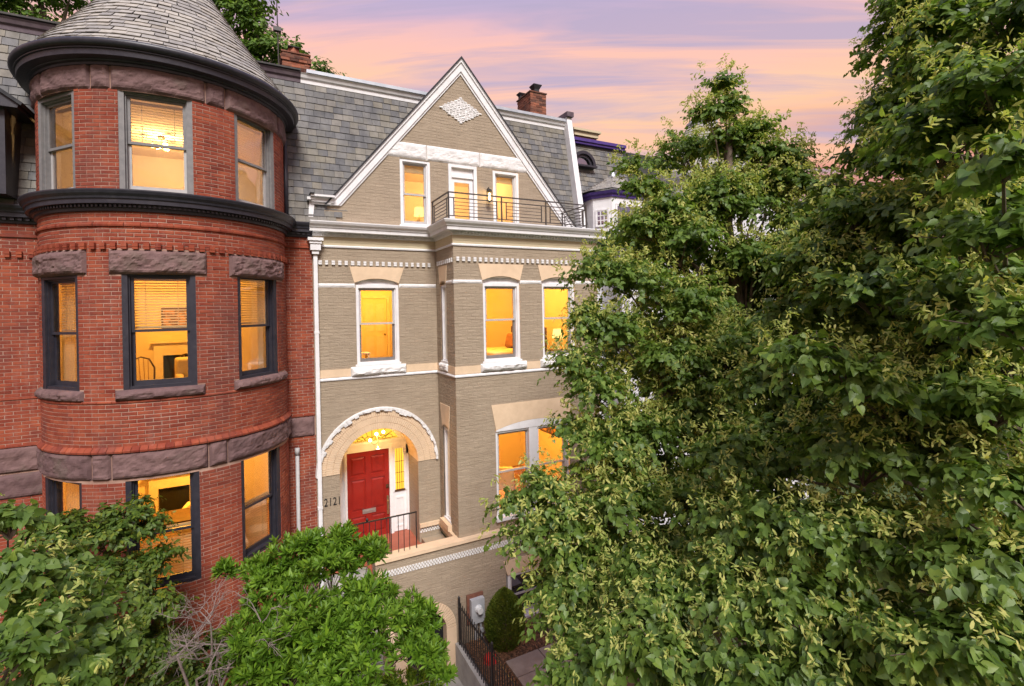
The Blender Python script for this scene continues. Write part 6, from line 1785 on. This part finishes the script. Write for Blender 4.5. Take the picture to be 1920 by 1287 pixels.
tree('holly_tree', 'dark small-leaved evergreen in front of the tower windows', S_C1, (-1.9, 8.5, 0), (-1.9, 8.55, 3.9), .09, 105, .075, LANCE_V * np.array((1.7, 1, 1)), LANCE_F, 'holly_leaf', per_spray=12, spray_len=.20, density=17, whorl=False, up=.3, single=150, extra=[(-1.7, 8.5, 2.2, .9), (-1.2, 8.4, 1.6, .8), (-2.4, 8.6, 2.4, .8)])
tree('background_tree', 'tree rising behind the roof left of the tower cone', S_F1, (-9.0, 32, 0), (-9.0, 32, 22), .4, 106, .26, OVAL_V, OVAL_F, 'far_leaf', per_spray=10, spray_len=.9, density=14, twig=False, extra=[(-8.8, 32, 20.5, 2.0), (-10.5, 33, 21, 2.0)], group='trees behind the roofs')
tree('background_tree', 'tree rising behind the roof right of the tower cone', S_F2, (.2, 25, 0), (.2, 25, 20), .35, 107, .24, OVAL_V, OVAL_F, 'far_leaf', per_spray=10, spray_len=.8, density=13, twig=True, extra=[(-.5, 25.2, 18.5, 1.6), (.8, 24.8, 17.6, 1.3)], group='trees behind the roofs')
# clipped cedar bush beside the meter
rs = np.random.RandomState(9)
t = thing('cedar_bush', 'small upright golden-green cedar bush beside the electric meter', 'bush', (4.66, 9.62, 0))
n = 15000
h = rs.rand(n) ** .8; a = rs.rand(n) * 2 * math.pi; R = .43 * np.sin(np.clip(h * .86 + .16, 0, 1) * math.pi) ** .65 * (.55 + .45 * rs.rand(n) ** .4)
P = np.stack([4.66 + R * np.cos(a), 9.62 + R * np.sin(a) * .9, .06 + h * 1.22], 1)
Dv = unit(np.stack([np.cos(a) * .55, np.sin(a) * .55, np.full(n, .9)], 1) + rs.normal(size=(n, 3)) * .3)
leaf_cloud('foliage', OVAL_V * np.array((.6, 1, 1)), OVAL_F, P, Dv, rs.normal(size=(n, 3)) + np.array((0, 0, .3)), .045 + .03 * rs.rand(n), 'cedar_leaf', t, 5)
mb = MB(); mb.tube([(4.66, 9.62, 0), (4.67, 9.62, .5), (4.66, 9.62, 1.0)], [.03, .025, .01], 6); mb.obj('stem', 'bark', t)
# leafless grey shrub
t = thing('bare_shrub', 'leafless grey twiggy shrub between the evergreens', 'shrub', (-.7, 7.5, 0))
mb = MB(); r = random.Random(5)


def grow(p, d, l, rad, depth):
    q1 = p + d * l * .5 + Vector((r.gauss(0, .04), r.gauss(0, .04), r.gauss(0, .04))) * l; q2 = p + d * l + Vector((r.gauss(0, .08), r.gauss(0, .08), r.gauss(0, .06))) * l
    mb.tube([p, q1, q2], [rad, rad * .85, rad * .65], 5, cap=False)
    if depth == 0: return
    for k in range(r.choice((2, 3, 3))):
        s = q1 if r.random() < .3 else q2
        nd = (d + Vector((r.gauss(0, .62), r.gauss(0, .62), r.gauss(0, .45)))).normalized()
        grow(s, nd, l * r.uniform(.6, .85), rad * .64, depth - 1)


for k in range(9):
    q0 = Vector((-.95 + .16 * k + r.uniform(-.1, .1), 7.1 + r.uniform(-.25, .25), 3.0 + r.uniform(-.2, .3)))
    mb.tube([(-.66, 7.3, 2.2), Vector((-.66, 7.3, 2.2)).lerp(q0, .5) + Vector((0, 0, -.05)), q0], [.022, .018, .013], 6)
    grow(q0, Vector((r.uniform(-1, .9), r.uniform(-.5, .2), r.uniform(.1, .75))).normalized(), .36, .0125, 4)
mb.tube([(-.7, 7.5, 0), (-.66, 7.4, 1.2), (-.66, 7.30, 2.22)], [.05, .04, .03], 8)
mb.obj('twigs', 'dead_wood', t, kind='stuff')
